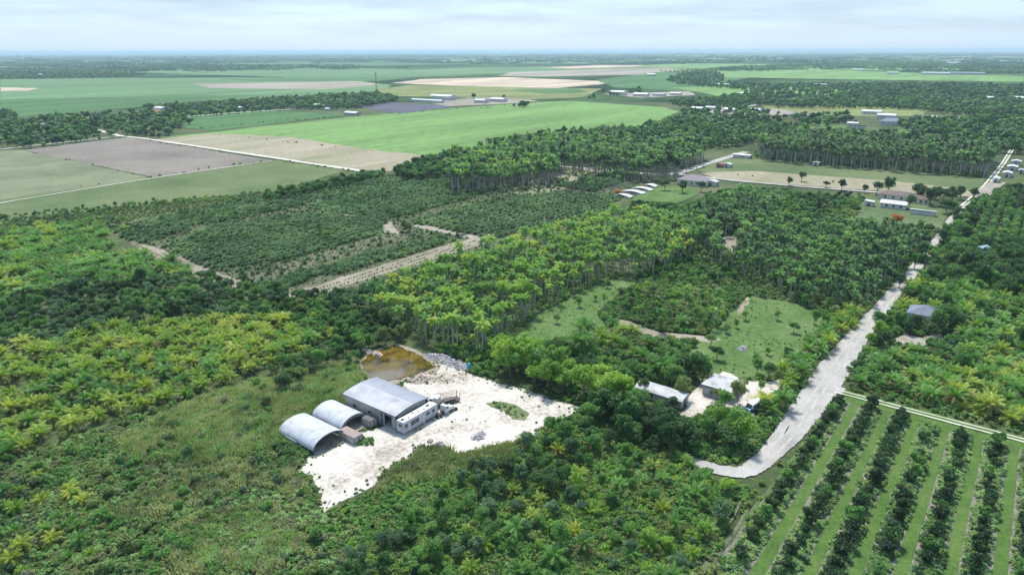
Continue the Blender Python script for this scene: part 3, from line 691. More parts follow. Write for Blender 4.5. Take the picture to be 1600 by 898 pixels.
def instancer(name, pts, rots, scl, idx, meshes, label, cat):
    """one uncountable mass: mesh variants instanced on points"""
    m = bpy.data.meshes.new(name); m.from_pydata([tuple(p) for p in pts], [], [])
    for nm, ty, arr in (('rotz', 'FLOAT', rots), ('tx', 'FLOAT', RNG.normal(0, .045, len(pts))), ('ty', 'FLOAT', RNG.normal(0, .045, len(pts))), ('scl', 'FLOAT', scl), ('idx', 'INT', idx)):
        at = m.attributes.new(nm, ty, 'POINT'); at.data.foreach_set('value', np.asarray(arr, np.float32 if ty == 'FLOAT' else np.int32))
    for me in meshes:
        for mt in me.materials:
            if mt.name not in m.materials: m.materials.append(mt)
    o = bpy.data.objects.new(name, m); link(o); tag(o, label, cat, None, 'stuff')
    g = bpy.data.node_groups.new(name + '_nodes', 'GeometryNodeTree')
    g.interface.new_socket('Geometry', in_out='INPUT', socket_type='NodeSocketGeometry'); g.interface.new_socket('Geometry', in_out='OUTPUT', socket_type='NodeSocketGeometry')
    gi = N(g, 'NodeGroupInput'); go = N(g, 'NodeGroupOutput'); ip = N(g, 'GeometryNodeInstanceOnPoints'); gti = N(g, 'GeometryNodeGeometryToInstance')
    for me in reversed(meshes):
        po = bpy.data.objects.new(me.name, me)      # data only, never linked to the scene
        oi = N(g, 'GeometryNodeObjectInfo', transform_space='ORIGINAL'); oi.inputs['Object'].default_value = po
        g.links.new(oi.outputs['Geometry'], gti.inputs[0])
    def attr(nm, ty):
        a = N(g, 'GeometryNodeInputNamedAttribute', data_type=ty); a.inputs[0].default_value = nm; return a.outputs[0]
    cx = N(g, 'ShaderNodeCombineXYZ'); g.links.new(attr('rotz', 'FLOAT'), cx.inputs[2]); g.links.new(attr('tx', 'FLOAT'), cx.inputs[0]); g.links.new(attr('ty', 'FLOAT'), cx.inputs[1])
    g.links.new(gi.outputs[0], ip.inputs['Points']); g.links.new(gti.outputs[0], ip.inputs['Instance'])
    ip.inputs['Pick Instance'].default_value = True
    g.links.new(attr('idx', 'INT'), ip.inputs['Instance Index']); g.links.new(cx.outputs[0], ip.inputs['Rotation']); g.links.new(attr('scl', 'FLOAT'), ip.inputs['Scale'])
    g.links.new(ip.outputs[0], go.inputs[0])
    md = o.modifiers.new('scatter', 'NODES'); md.node_group = g
    return o
MARKS = [(k, P(x, y)) for k, x, y in (('warehouse', 605, 640), ('arched shelters', 495, 685), ('brown pond', 620, 568), ('lavender rubble', 690, 560), ('turquoise tarp', 733, 574), ('homestead roofs', 1080, 615), ('road bend', 1165, 738),
    ('wheel-track junction', 1300, 606), ('blue-grey roof', 1443, 500), ('red flowering tree', 1400, 352), ('plant tunnels', 990, 302), ('sandy patch', 608, 358), ('ploughed field', 300, 262), ('sandy strip', 600, 425), ('lawn heap', 1160, 545),
    ('mauve roof', 1085, 288), ('clearing corner', 915, 642), ('muddy clearing tip', 505, 795), ('wheel ruts', 1130, 850), ('wheel track', 1590, 688), ('sandy path', 250, 390), ('bare tracks', 1010, 520), ('orange hut', 1124, 262), ('long farmhouse', 1402, 312), ('far track huts', 1570, 276), ('rough field', 1330, 270), ('teal roof', 1538, 400), ('tall grass', 330, 660), ('grove lawn', 900, 470))]
TONE = dict(coco='yellow-green', mid='green', yellow='pale yellowish', lime='lime-green', dark='dark', blue='bluish', olive='olive', brown='brownish', orchard='dark', nursery='grey-green', flame='')
def which(label, pal, sc, lo, hi, x, y):
    q = (sc - lo) / max(1e-6, hi - lo)
    w = [('small' if q < .33 else 'large' if q > .7 else 'mid-sized'), TONE.get(pal, '')]
    w = [a for a in w if a and a.split('-')[0] not in label]
    near_ = min(MARKS, key=lambda k: (k[1][0] - x) ** 2 + (k[1][1] - y) ** 2)
    l = ' '.join(w + [label]); tail = ', nearest the ' + near_[0]
    if near_[0].split()[-1] not in label and len((l + tail).split()) <= 16: l += tail
    return l
def realise(kind, cat, limit=300, stuff_label=None, stuff_name=None, parts=True):
    rec = PLANTS.get(kind, []); 
    if not rec: return
    x = np.array([r[0] for r in rec]); y = np.array([r[1] for r in rec]); s = np.array([r[2] for r in rec])
    px, py, w = pixel(x, y, 2.0 * s)
    app = s / w; app[(px < 4) | (px > 1596) | (py > 892)] *= 0.0001
    order = np.argsort(-app); ind = order[:limit]; rest = order[limit:]
    vs = VAR[kind]; ZS = {}
    for i in ind:
        xx, yy, sc, rz, pal, label, group, cn = rec[i]
        vv = random.choice(vs[pal])
        zs = ZS.setdefault(label, [r_[2] for r_ in rec if r_[5] == label])
        if len(zs) > 2: label = which(label, pal, sc, np.percentile(zs, 4), np.percentile(zs, 96), xx, yy); group = group + ' (' + label.rsplit('nearest the ', 1)[1] + ' side)' if group and 'nearest the ' in label else group
        if parts and len(vv['parts']) > 1:
            r = bpy.data.objects.new(kind, None); link(r); r.location = (xx, yy, 0); r.rotation_euler = (random.gauss(0, .04), random.gauss(0, .04), rz); r.scale = (sc * random.uniform(.92, 1.08), sc * random.uniform(.92, 1.08), sc * random.uniform(.88, 1.14))
            for nm, me in vv['parts']:
                c = bpy.data.objects.new(nm, me); link(c); c.parent = r
        else:
            r = bpy.data.objects.new(kind, vv['joined']); link(r); r.location = (xx, yy, 0); r.rotation_euler = (random.uniform(-.06, .06), random.uniform(-.06, .06), rz); r.scale = (sc,) * 3
        tag(r, label, cn or cat, group)
    if len(rest):
        meshes = []; key = {}
        for pal in vs:
            for j, vv in enumerate(vs[pal]): key[(pal, j)] = len(meshes); meshes.append(vv['joined'])
        idx = [key[(rec[i][4], random.randrange(len(vs[rec[i][4]])))] for i in rest]
        instancer(stuff_name or kind + '_mass', [(x[i], y[i], 0) for i in rest], [rec[i][3] for i in rest], s[rest], idx, meshes, stuff_label, cat)
    print('PLANT', kind, len(ind), len(rest))

# ------------------------------------------------------------------ buildings in the clearing
WHITE = surf('white_paint', (0.577, 0.585, 0.593), 0.5, vary=0.07, scale=0.5)
WHITE2 = surf('white_metal_roof', (0.546, 0.569, 0.593), 0.45, vary=0.08, scale=0.3, ribs=(1, 1.6))
GALV = surf('galvanised_roof', (0.29, 0.31, 0.37), 0.45, 0.15, vary=0.12, scale=0.35, dirt=(0.21, 0.215, 0.24), ribs=(1, 1.1))
ARCHM = surf('arched_sheet_roof', (0.45, 0.48, 0.53), 0.5, 0.0, vary=0.12, scale=0.45, dirt=(0.33, 0.33, 0.33), ribs=(1, 1.2))
WALLM = surf('beige_metal_wall', (0.31, 0.315, 0.29), 0.6, vary=0.14, scale=0.4, ribs=(1, 1.4))
WALLM2 = surf('beige_metal_gable', (0.31, 0.315, 0.29), 0.6, vary=0.14, scale=0.4, ribs=(0, 1.4))
TRIM = surf('slate_trim', (0.15, 0.17, 0.22), 0.6)
DARK = surf('dark_interior', (0.03, 0.035, 0.045), 0.9)
CONC = surf('concrete', (0.42, 0.42, 0.42), 0.9, vary=0.12, scale=0.6)
GLASS = glass_dark()
RUST = surf('rusty_sheet', (0.26, 0.20, 0.18), 0.8, vary=0.2, scale=1.2, dirt=(0.29, 0.27, 0.25))
CONT = surf('container_grey', (0.40, 0.39, 0.38), 0.65, vary=0.18, scale=0.8, dirt=(0.27, 0.24, 0.20), ribs=(1, 3.0))
BLACK = surf('black_rubber', (0.022, 0.022, 0.024), 0.8)
CHASSIS = surf('dark_chassis', (0.05, 0.05, 0.06), 0.6)
REDROOF = surf('red_roof', (0.33, 0.10, 0.09), 0.8, vary=0.15)
BROWNROOF = surf('brown_roof', (0.17, 0.125, 0.12), 0.85, vary=0.15)
GREYROOF = surf('grey_shingle', (0.26, 0.25, 0.28), 0.85, vary=0.12)
BLUEROOF = surf('blue_grey_roof', (0.15, 0.18, 0.25), 0.7, vary=0.14)
CREAM = surf('cream_wall', (0.60, 0.57, 0.50), 0.8, vary=0.08)
STUCCO = surf('white_wall', (0.53, 0.53, 0.523), 0.8, vary=0.08)
PINKW = surf('pink_wall', (0.50, 0.37, 0.33), 0.8, vary=0.08)
def footprint(a0, a1, b0, b1, ex=0.6):
    EXCL.append((np.array([AB(a0, b0), AB(a1, b0), AB(a1, b1), AB(a0, b1)]), ex))

def roof_arc(w, eave, rise, n=12, over=0.0):
    """points (x, z) over a low arch of width w"""
    r = (w * w / 4 + rise * rise) / (2 * rise); cz = eave + rise - r
    return [(u, cz + math.sqrt(max(0, r * r - (u - w / 2) ** 2))) for u in np.linspace(-over, w + over, n + 1)]
def thick_shell(prof, th):
    return prof + [(x, z - th) for x, z in reversed(prof)]
# --- warehouse
wh = empty('warehouse', AB(96, 107.7), 'grey metal warehouse with low curved roof and open doorway beside the long trailer', 'warehouse', rot=ROTG)
Wd, Ln, Ev, Ri = 10.9, 18.4, 4.2, 0.62
footprint(95.4, 107.5, 107.3, 126.5, 0.3)
MB().box(0, 0.15, 0, 1.4, 0, Ev).box(0, 0.15, 5.0, Ln, 0, Ev).box(0, 0.15, 1.4, 5.0, 3.3, Ev).build('side_wall', WALLM, wh)
MB().box(Wd - 0.15, Wd, 0, Ln, 0, Ev).build('side_wall', WALLM, wh)
for y0 in (0.0, Ln - 0.15):
    pr = [(0.15, 0), (Wd - 0.15, 0)] + [(x, z) for x, z in reversed(roof_arc(Wd, Ev, Ri)) if 0.14 < x < Wd - 0.14]
    MB().prism(pr, y0 - 0.002, y0 + 0.15, 'y').build('gable_wall', WALLM2, wh)
arc = roof_arc(Wd, Ev + 0.06, Ri, 16, 0.25)
half = len(arc) // 2
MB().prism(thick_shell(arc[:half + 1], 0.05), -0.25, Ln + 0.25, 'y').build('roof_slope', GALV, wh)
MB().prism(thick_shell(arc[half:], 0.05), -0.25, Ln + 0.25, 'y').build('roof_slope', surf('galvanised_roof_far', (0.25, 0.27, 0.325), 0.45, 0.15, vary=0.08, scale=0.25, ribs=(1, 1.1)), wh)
MB().prism([(Wd/2 - .25, Ev+Ri+.05), (Wd/2 + .25, Ev+Ri+.05), (Wd/2 + .1, Ev+Ri+.11), (Wd/2 - .1, Ev+Ri+.11)], -0.27, Ln + 0.27, 'y').build('ridge_cap', surf('ridge_metal', (0.40, 0.42, 0.48), 0.5), wh)
for y0 in (-0.31, Ln + 0.256):
    MB().prism(thick_shell([(x, z + .02) for x, z in arc], 0.22), y0, y0 + 0.05, 'y').build('gable_trim', TRIM, wh)
for x0 in (-0.32, Wd + 0.262):
    MB().box(x0, x0 + 0.06, -0.2, Ln + 0.2, Ev - 0.2, Ev - 0.02).build('gutter', TRIM, wh)
for x0, y0 in ((-0.06, -0.06), (Wd - 0.1, -0.06)):
    MB().box(x0, x0 + 0.16, y0, y0 + 0.056, 0, Ev - 0.05).build('corner_trim', TRIM, wh)
MB().box(-0.05, 0.16, 1.25, 1.4, 0, 3.4).box(-0.05, 0.16, 5.0, 5.15, 0, 3.4).box(-0.05, 0.16, 1.25, 5.15, 3.4, 3.55).build('door_frame', TRIM, wh)
MB().box(0.3, 0.36, 4.2, 5.0, 0.05, 3.2).build('door_leaf', surf('steel_door', (0.30, 0.33, 0.38), 0.5), wh)
MB().box(0.2, Wd - 0.2, 0.2, Ln - 0.2, 0.02, 0.2).build('floor_slab', CONC, wh)
for y in (8.5, 14.0):
    w_ = MB().box(-0.03, 0.0, y, y + 1.2, 1.6, 2.5).build('window', surf('window_frame', (0.3, 0.31, 0.32), 0.5), wh)
    MB().box(-0.045, -0.031, y + .1, y + 1.1, 1.7, 2.4).build('pane', GLASS, w_)

# --- two arched shelters standing on containers
def arch_pts(w, z0, rise, n=20, off=0.0):
    return [(w/2 - (w/2 + off) * math.cos(math.pi * i / n), z0 + (rise + off) * math.sin(math.pi * i / n)) for i in range(n + 1)]
def arch_shed(a0, b0, w, ln, z0, rise, label, hood):
    r = empty('arched_shelter', AB(a0, b0), label, 'shelter', 'arched shelters beside the warehouse', ROTG)
    footprint(a0 - .4, a0 + w + .4, b0 - 2.5, b0 + ln, 0.0)
    ap = arch_pts(w, z0, rise, off=0.0)
    n = 7
    for k in range(n):       # overlapping roof sheets
        y0 = ln * k / n; y1 = ln * (k + 1) / n + 0.06
        dz = 0.012 * (k % 2)
        MB().prism(thick_shell([(x, z + dz) for x, z in ap], 0.05), y0, y1, 'y').build('roof_sheet', ARCHM, r, smooth=False)
    inn = arch_pts(w, z0, rise, off=-hood)
    MB().prism([(x, z + 0.03) for x, z in ap] + list(reversed(inn)), -0.09, -0.02, 'y').build('end_trim', TRIM, r)
    for y in np.linspace(0.15, ln - 0.15, 5):
        MB().tube([(x, y, z - 0.12) for x, z in ap], 0.045, 5).build('hoop', CHASSIS, r)
    for x in (0.08, w - 0.08):
        for y in np.linspace(0.3, ln - 0.3, 4): MB().box(x - .06, x + .06, y - .06, y + .06, -0.05, z0).build('post', CHASSIS, r)
    return r
s1 = arch_shed(77.8, 115.0, 8.9, 12.8, 1.15, 2.35, 'white arched shelter farther from the warehouse with weeds round its feet', 0.22)
s2 = arch_shed(87.3, 116.9, 7.6, 10.8, 1.25, 2.2, 'white arched shelter with deep slate front band between warehouse and other shelter', 0.75)
MB().box(0.5, 7.2, 10.3, 10.45, 0, 2.2).build('back_wall', CONT, s2)
MB().box(0.4, 8.4, 12.3, 12.42, 0, 1.9).build('back_wall', CONT, s1)
for a0_, b0_, w_, l_ in ((77.9, 113.6, 8.6, 12.5), (87.4, 114.5, 7.4, 11)):
    sheet('gravel_floor', [AB(a0_, b0_), AB(a0_ + w_, b0_), AB(a0_ + w_, b0_ + l_), AB(a0_, b0_ + l_)], MARLDIRTY, 0.25, 0.2, 2, world=True, soft=0.8)
MB().box(-0.12, -0.02, 6.0, 10.0, 0.1, 1.3).build('side_sheet', ARCHM, s1)
def container(a0, b0, la, lb, h, roofmat, label):
    r = empty('shipping_container', AB(a0, b0), label, 'container', 'containers under the arched shelters', ROTG)
    footprint(a0, a0 + la, b0, b0 + lb, 0.0)
    MB().box(0, la, 0, lb, 0.12, h).build('body', CONT, r)
    MB().box(-0.03, la + .03, -0.03, lb + .03, h + .003, h + 0.06).build('roof', roofmat, r)
    for x in (la * 0.02, la * 0.51): MB().box(x, x + la * 0.47, -0.06, -0.003, 0.2, h - 0.12).build('door', CONT, r)
    for x in (0.12, la * .46, la * .56, la - .12): MB().tube([(x, -0.1, 0.25), (x, -0.1, h - 0.2)], 0.03, 5).build('lock_bar', CHASSIS, r)
    for x in (-0.02, la - 0.1):
        for y in (-0.04, lb - 0.1): MB().box(x, x + .12, y, y + .14, 0, h + .01).build('corner_post', RUST, r)
container(86.0, 110.8, 2.45, 5.6, 1.9, RUST, 'low grey container with rusty roof standing between the two arched shelters')
container(93.2, 113.6, 2.1, 3.0, 1.9, surf('container_roof_dark', (0.12, 0.12, 0.13), 0.8), 'small dark-roofed grey container in the gap beside the warehouse wall')

# --- long white house trailer along the gable wall
tr = empty('house_trailer', AB(95.7, 104.7), 'long white house trailer with roof vents parked along the warehouse gable', 'trailer', rot=ROTG)
footprint(95, 108, 103.5, 108, 0.0)
TW, TL = 2.45, 11.4
MB().prism([(0, 0.55), (0.0, 3.25), (0.12, 3.42), (TW - .12, 3.42), (TW, 3.25), (TW, 0.55)], 0, TL, 'x').build('body', surf('trailer_side', (0.44, 0.45, 0.50), 0.5, vary=0.12, scale=0.8), tr)
MB().box(0.1, TL - .1, 0.12, TW - .12, 3.423, 3.46).build('roof', surf('rv_roof', (0.78, 0.78, 0.78), 0.6, vary=0.05), tr)
MB().box(0.2, TL - .2, 0.2, TW - .2, 0.35, 0.55).build('chassis', CHASSIS, tr)
MB().box(0.0, TL, -0.012, -0.002, 0.95, 1.12).build('side_stripe', surf('grey_stripe', (0.32, 0.33, 0.38), 0.5), tr)
for x, w_, z0, z1 in ((0.35, 0.9, 1.8, 2.75), (2.4, 1.25, 1.6, 2.7), (3.8, 1.25, 1.6, 2.7), (7.5, 1.1, 1.9, 2.7), (9.5, 0.9, 1.9, 2.65)):
    f_ = MB().box(x, x + w_, -0.03, -0.003, z0, z1).build('window', CHASSIS, tr)
    MB().box(x + .07, x + w_ - .07, -0.045, -0.031, z0 + .07, z1 - .07).build('pane', GLASS, f_)
f_ = MB().box(-0.03, -0.003, 0.7, 1.7, 2.0, 2.75).build('window', CHASSIS, tr); MB().box(-0.045, -0.031, .78, 1.62, 2.08, 2.67).build('pane', GLASS, f_)
for x in (1.45, 6.2):
    d_ = MB().box(x, x + 0.7, -0.035, -0.003, 0.7, 2.75).build('door', surf('door_grey', (0.55, 0.56, 0.6), 0.5), tr)
    MB().box(x + .55, x + .62, -0.08, -0.036, 1.6, 1.75).build('handle', CHASSIS, d_)
MB().box(6.1, 7.0, -0.75, -0.05, 0.05, 0.3).box(6.1, 7.0, -0.4, -0.05, 0.3, 0.52).build('step', surf('step_wood', (0.45, 0.38, 0.33), 0.8), tr)
for x, y, q in ((0.9, 1.3, .42), (2.4, 0.7, .2), (4.6, 1.6, .2), (5.8, 1.0, .22), (7.6, 0.8, .2), (9.3, 1.3, .45)):
    v_ = MB().box(x - q, x + q, y - q * .8, y + q * .8, 3.462, 3.66).build('roof_vent', surf('vent_dark', (0.10, 0.095, 0.11), 0.6), tr, bevel=0.04)
for x in (7.6, 8.6):
    for y in (0.12, TW - .12):
        w_ = MB().cyl((x, y, 0.42), 0.42, 0.28).build('wheel', BLACK, tr); MB().cyl((x, y - .16 if y < 1 else y + .16, 0.42), 0.2, 0.06).build('hub', CONC, w_)
MB().tube([(TL - .3, 0.6, .5), (TL + 1.0, 1.2, .6), (TL - .3, TW - .6, .5)], 0.07, 5).build('drawbar', CHASSIS, tr)

# --- trucks
def tractor(px, py, rot, scale, label, sleeper, paint):
    p = P(px, py); r = empty('truck_tractor', p, label, 'truck', 'truck tractors by the trailer', rot); r.scale = (scale,) * 3
    MB().box(-3.2, 2.9, -0.45, 0.45, 0.6, 0.85).build('frame', CHASSIS, r)
    MB().prism([(1.2, 0.9), (3.1, 0.85), (3.15, 1.5), (2.9, 1.75), (1.2, 1.95)], -0.95, 0.95, 'y').build('hood', paint, r, bevel=0.06)
    MB().prism([(-0.4, 0.9), (1.19, 0.9), (1.19, 1.95), (0.75, 2.75), (-0.4, 2.85)], -1.1, 1.1, 'y').build('cab', paint, r, bevel=0.05)
    if sleeper: MB().prism([(-1.7, 0.9), (-0.42, 0.9), (-0.42, 3.05), (-0.8, 3.25), (-1.7, 3.1)], -1.12, 1.12, 'y').build('sleeper', paint, r, bevel=0.05)
    MB().add([(1.205, -0.95, 2.0), (1.205, 0.95, 2.0), (0.80, 0.9, 2.7), (0.80, -0.9, 2.7)], [(0, 1, 2, 3)]).build('windscreen', GLASS, r)
    for sg in (-1, 1): MB().box(-0.1, 0.85, sg * 1.105 - .01, sg * 1.105 + .01, 1.95, 2.55).build('side_window', GLASS, r)
    for sg in (-1, 1): MB().cyl((0.1, sg * 0.98, 0.72), 0.3, 1.3, 'x').build('fuel_tank', CONC, r)
    for sg in (-1, 1): MB().tube([(-0.55, sg * 1.0, 0.9), (-0.55, sg * 1.0, 3.5)], 0.07, 6).build('exhaust_stack', CONC, r)
    for x in (2.3, -1.9, -2.9):
        for sg in (-1, 1):
            w_ = MB().cyl((x, sg * 0.95, 0.5), 0.5, 0.35 if x > 0 else 0.5).build('wheel', BLACK, r); MB().cyl((x, sg * (1.12 if x > 0 else 1.2), 0.5), 0.24, 0.06).build('hub', CONC, w_)
    MB().box(3.1, 3.3, -1.1, 1.1, 0.45, 0.8).build('bumper', CONC, r)
    for sg in (-1, 1): MB().box(3.13, 3.2, sg * .78 - .14, sg * .78 + .14, 1.0, 1.25).build('headlight', surf('lamp_glass', (0.6, 0.6, 0.58), 0.2), r)
    EXCL.append((np.array([p + np.array(q) for q in ((-4, -4), (4, -4), (4, 4), (-4, 4))]), 0.0))
tractor(694, 646, ROTG - 0.1, 0.85, 'white truck tractor with long hood standing at the far end of the house trailer', False, WHITE)
tractor(678, 634, ROTG + 1.9, 0.9, 'white truck tractor with sleeper cab tucked behind the warehouse corner', True, WHITE)
p = P(703, 629); fb = empty('flatbed_trailer', p, 'low dark flatbed trailer with two upright stakes by the trucks', 'trailer', rot=ROTG - 0.35)
MB().box(-2.6, 2.6, -1.1, 1.1, 0.62, 0.8).build('deck', CHASSIS, fb)
for y in (-.8, .8): MB().tube([(2.4, y, 0.8), (2.5, y * 1.1, 2.5)], 0.09, 5).build('stake', surf('stake_brown', (0.2, 0.15, 0.14), 0.8), fb)
for x in (-1.4, -.5):
    for y in (-1, 1): MB().cyl((x, y * .95, 0.4), 0.4, 0.3).build('wheel', BLACK, fb)
MB().prism([(-2.2, .803), (1.6, .803), (1.0, 1.25), (-1.6, 1.3)], -.8, .8, 'y').build('load', surf('dark_load', (0.12, 0.10, 0.10), 0.9), fb)
EXCL.append((np.array([p + np.array(q) for q in ((-4, -4), (4, -4), (4, 4), (-4, 4))]), 0.0))

for i, (x, y, lab) in enumerate(((684, 652, 'stack of dark tyres beside the trailer wheels'), (712, 640, 'single low stack of tyres beside the long-hooded truck'))):
    r = empty('tyre_stack', P(x, y), lab, 'tyres')
    for k in range(3 - i):
        v = []; f = []
        for a in range(12):
            for b in range(6):
                A_, B_ = a * math.pi / 6, b * math.pi / 3; v.append(((.42 + .14 * math.cos(B_)) * math.cos(A_), (.42 + .14 * math.cos(B_)) * math.sin(A_), .15 + .27 * k + .13 * math.sin(B_)))
        f = [(a*6+b, ((a+1) % 12)*6+b, ((a+1) % 12)*6+(b+1) % 6, a*6+(b+1) % 6) for a in range(12) for b in range(6)]
        MB().add(v, f).build('tyre', BLACK, r)
r = empty('pallet_stack', P(672, 690), 'grey stack of wooden pallets on the gravel facing the trailer', 'pallets', rot=ROTG + .3)
for k in range(3):
    pl_ = MB().box(-.6, .6, -.5, .5, .16 * k + .02, .16 * k + .04).build('pallet', surf('pallet_wood', (0.30, 0.27, 0.23), .9), r)
    for y in (-.45, 0, .45): MB().box(-.6, .6, y - .05, y + .05, .16 * k + .041, .16 * k + .155).build('bearer', MATS['pallet_wood'], pl_)
# --- rubble heaps
def heap(px, py, la, lb, h, mat_m, mat_s, label, seed, n=260, rs=(0.12, 0.42)):
    p = P(px, py); r = empty('rubble_heap', p, label, 'rubble', 'rubble heaps round the pond', ROTG)
    rng = np.random.default_rng(seed); v = []; f = []; K = 18; Rn = 6
    prof = lambda q, a: max(0, (1 - q ** 1.6)) * h * (0.75 + 0.25 * math.sin(3 * a + seed) + 0.12 * math.sin(7 * a))
    for i in range(Rn + 1):
        for k in range(K):
            a = 2 * math.pi * k / K; q = i / Rn; wob = 1 + 0.14 * math.sin(3 * a + seed) + .08 * math.sin(5 * a)
            v.append((la * q * wob * math.cos(a), lb * q * wob * math.sin(a), prof(q, a) + (rng.uniform(-.06, .12) if i < Rn else -0.1)))
    for i in range(Rn):
        f += [(i*K+k, i*K+(k+1) % K, (i+1)*K+(k+1) % K, (i+1)*K+k) for k in range(K)]
    MB().add(v, f).build('mound', mat_m, r)
    mb = MB()
    for i in range(n):
        a = rng.uniform(0, 6.28); q = rng.uniform(0.03, 1.08) ** 0.6; wob = 1 + 0.14 * math.sin(3 * a + seed) + .08 * math.sin(5 * a)
        c = np.array([la * q * wob * math.cos(a), lb * q * wob * math.sin(a), prof(min(q, 1), a) + 0.03]); s_ = rng.uniform(*rs)
        Rm = np.linalg.qr(rng.normal(size=(3, 3)))[0]
        bx = np.array([(x, y, z) for z in (-1, 1) for x, y in ((-1, -1), (1, -1), (1, 1), (-1, 1))]) * rng.uniform(.5, 1.1, (8, 3)) * s_ * np.array([1, .8, .55])
        mb.add(bx @ Rm.T + c, [(3,2,1,0),(4,5,6,7),(0,1,5,4),(1,2,6,5),(2,3,7,6),(3,0,4,7)])
    o = mb.build('stone', mat_s, r); o['kind'] = 'stuff'
    EXCL.append((np.array([p + la * c * GA + lb * d * GB for c, d in ((-1, -1), (1, -1), (1, 1), (-1, 1))]), 0.0))
SPOIL = surf('spoil_earth', (0.40, 0.36, 0.30), 0.95, vary=0.2, scale=0.5); ST_G = surf('stone_lavender', (0.42, 0.40, 0.43), 0.9, vary=0.2, scale=0.7, dirt=(0.24, 0.23, 0.25)); ST_P = surf('stone_pink', (0.60, 0.50, 0.43), 0.9, vary=0.18, scale=0.8, dirt=(0.40, 0.32, 0.26))
heap(686, 560, 2.6, 4.6, 1.1, SPOIL, ST_G, 'lavender-grey rubble heap on the far bank of the pond below the palm grove', 3)
heap(714, 571, 2.2, 4.2, 0.9, SPOIL, ST_G, 'grey broken-rock heap next to the turquoise tarp', 8, 220)
heap(660, 592, 3.4, 2.4, 1.2, SPOIL, ST_P, 'pinkish rubble heap between the pond and the warehouse', 5, 280)
heap(690, 590, 3.6, 3.0, 0.7, SPOIL, ST_P, 'flat tan spoil heap with scattered weeds next to the pinkish rubble', 6, 90, (0.08, 0.2))
heap(583, 552, 1.2, 4.5, 0.7, SPOIL, ST_P, 'low stone edge under the trees along the pond', 9, 120)
heap(684, 697, 1.6, 1.2, 0.7, SPOIL, ST_G, 'small grey gravel heap among weeds on the near side of the clearing', 12, 90)
heap(748, 682, 2.2, 1.3, 0.5, SPOIL, ST_G, 'scattered white rubble beside the shrubs at the clearing edge', 13, 120)
heap(1160, 545, 2.0, 1.0, 0.6, SPOIL, ST_G, 'grey brush heap on the open lawn', 14, 120)
p = P(733, 574); tp = empty('tarp_heap', p, 'small turquoise tarp draped over a stack by the grey rubble', 'tarp', rot=ROTG)
rng = np.random.default_rng(3); v = []; K = 12
for i, (q, z) in enumerate(((0, 1.5), (0.35, 1.35), (0.6, 0.9), (0.8, 0.35), (1.0, 0.02))):
    v += [(q * (1.1 + .2 * math.sin(3 * a)) * math.cos(a), q * (1.0 + .25 * math.sin(4 * a)) * math.sin(a), z + rng.uniform(-.1, .1)) for a in np.linspace(0, 2 * math.pi, K, endpoint=False)]
MB().add(v, [(i*K+k, i*K+(k+1) % K, (i+1)*K+(k+1) % K, (i+1)*K+k) for i in range(4) for k in range(K)]).build('cover', surf('turquoise_tarp', (0.10, 0.46, 0.46), 0.5, vary=0.12), tp)

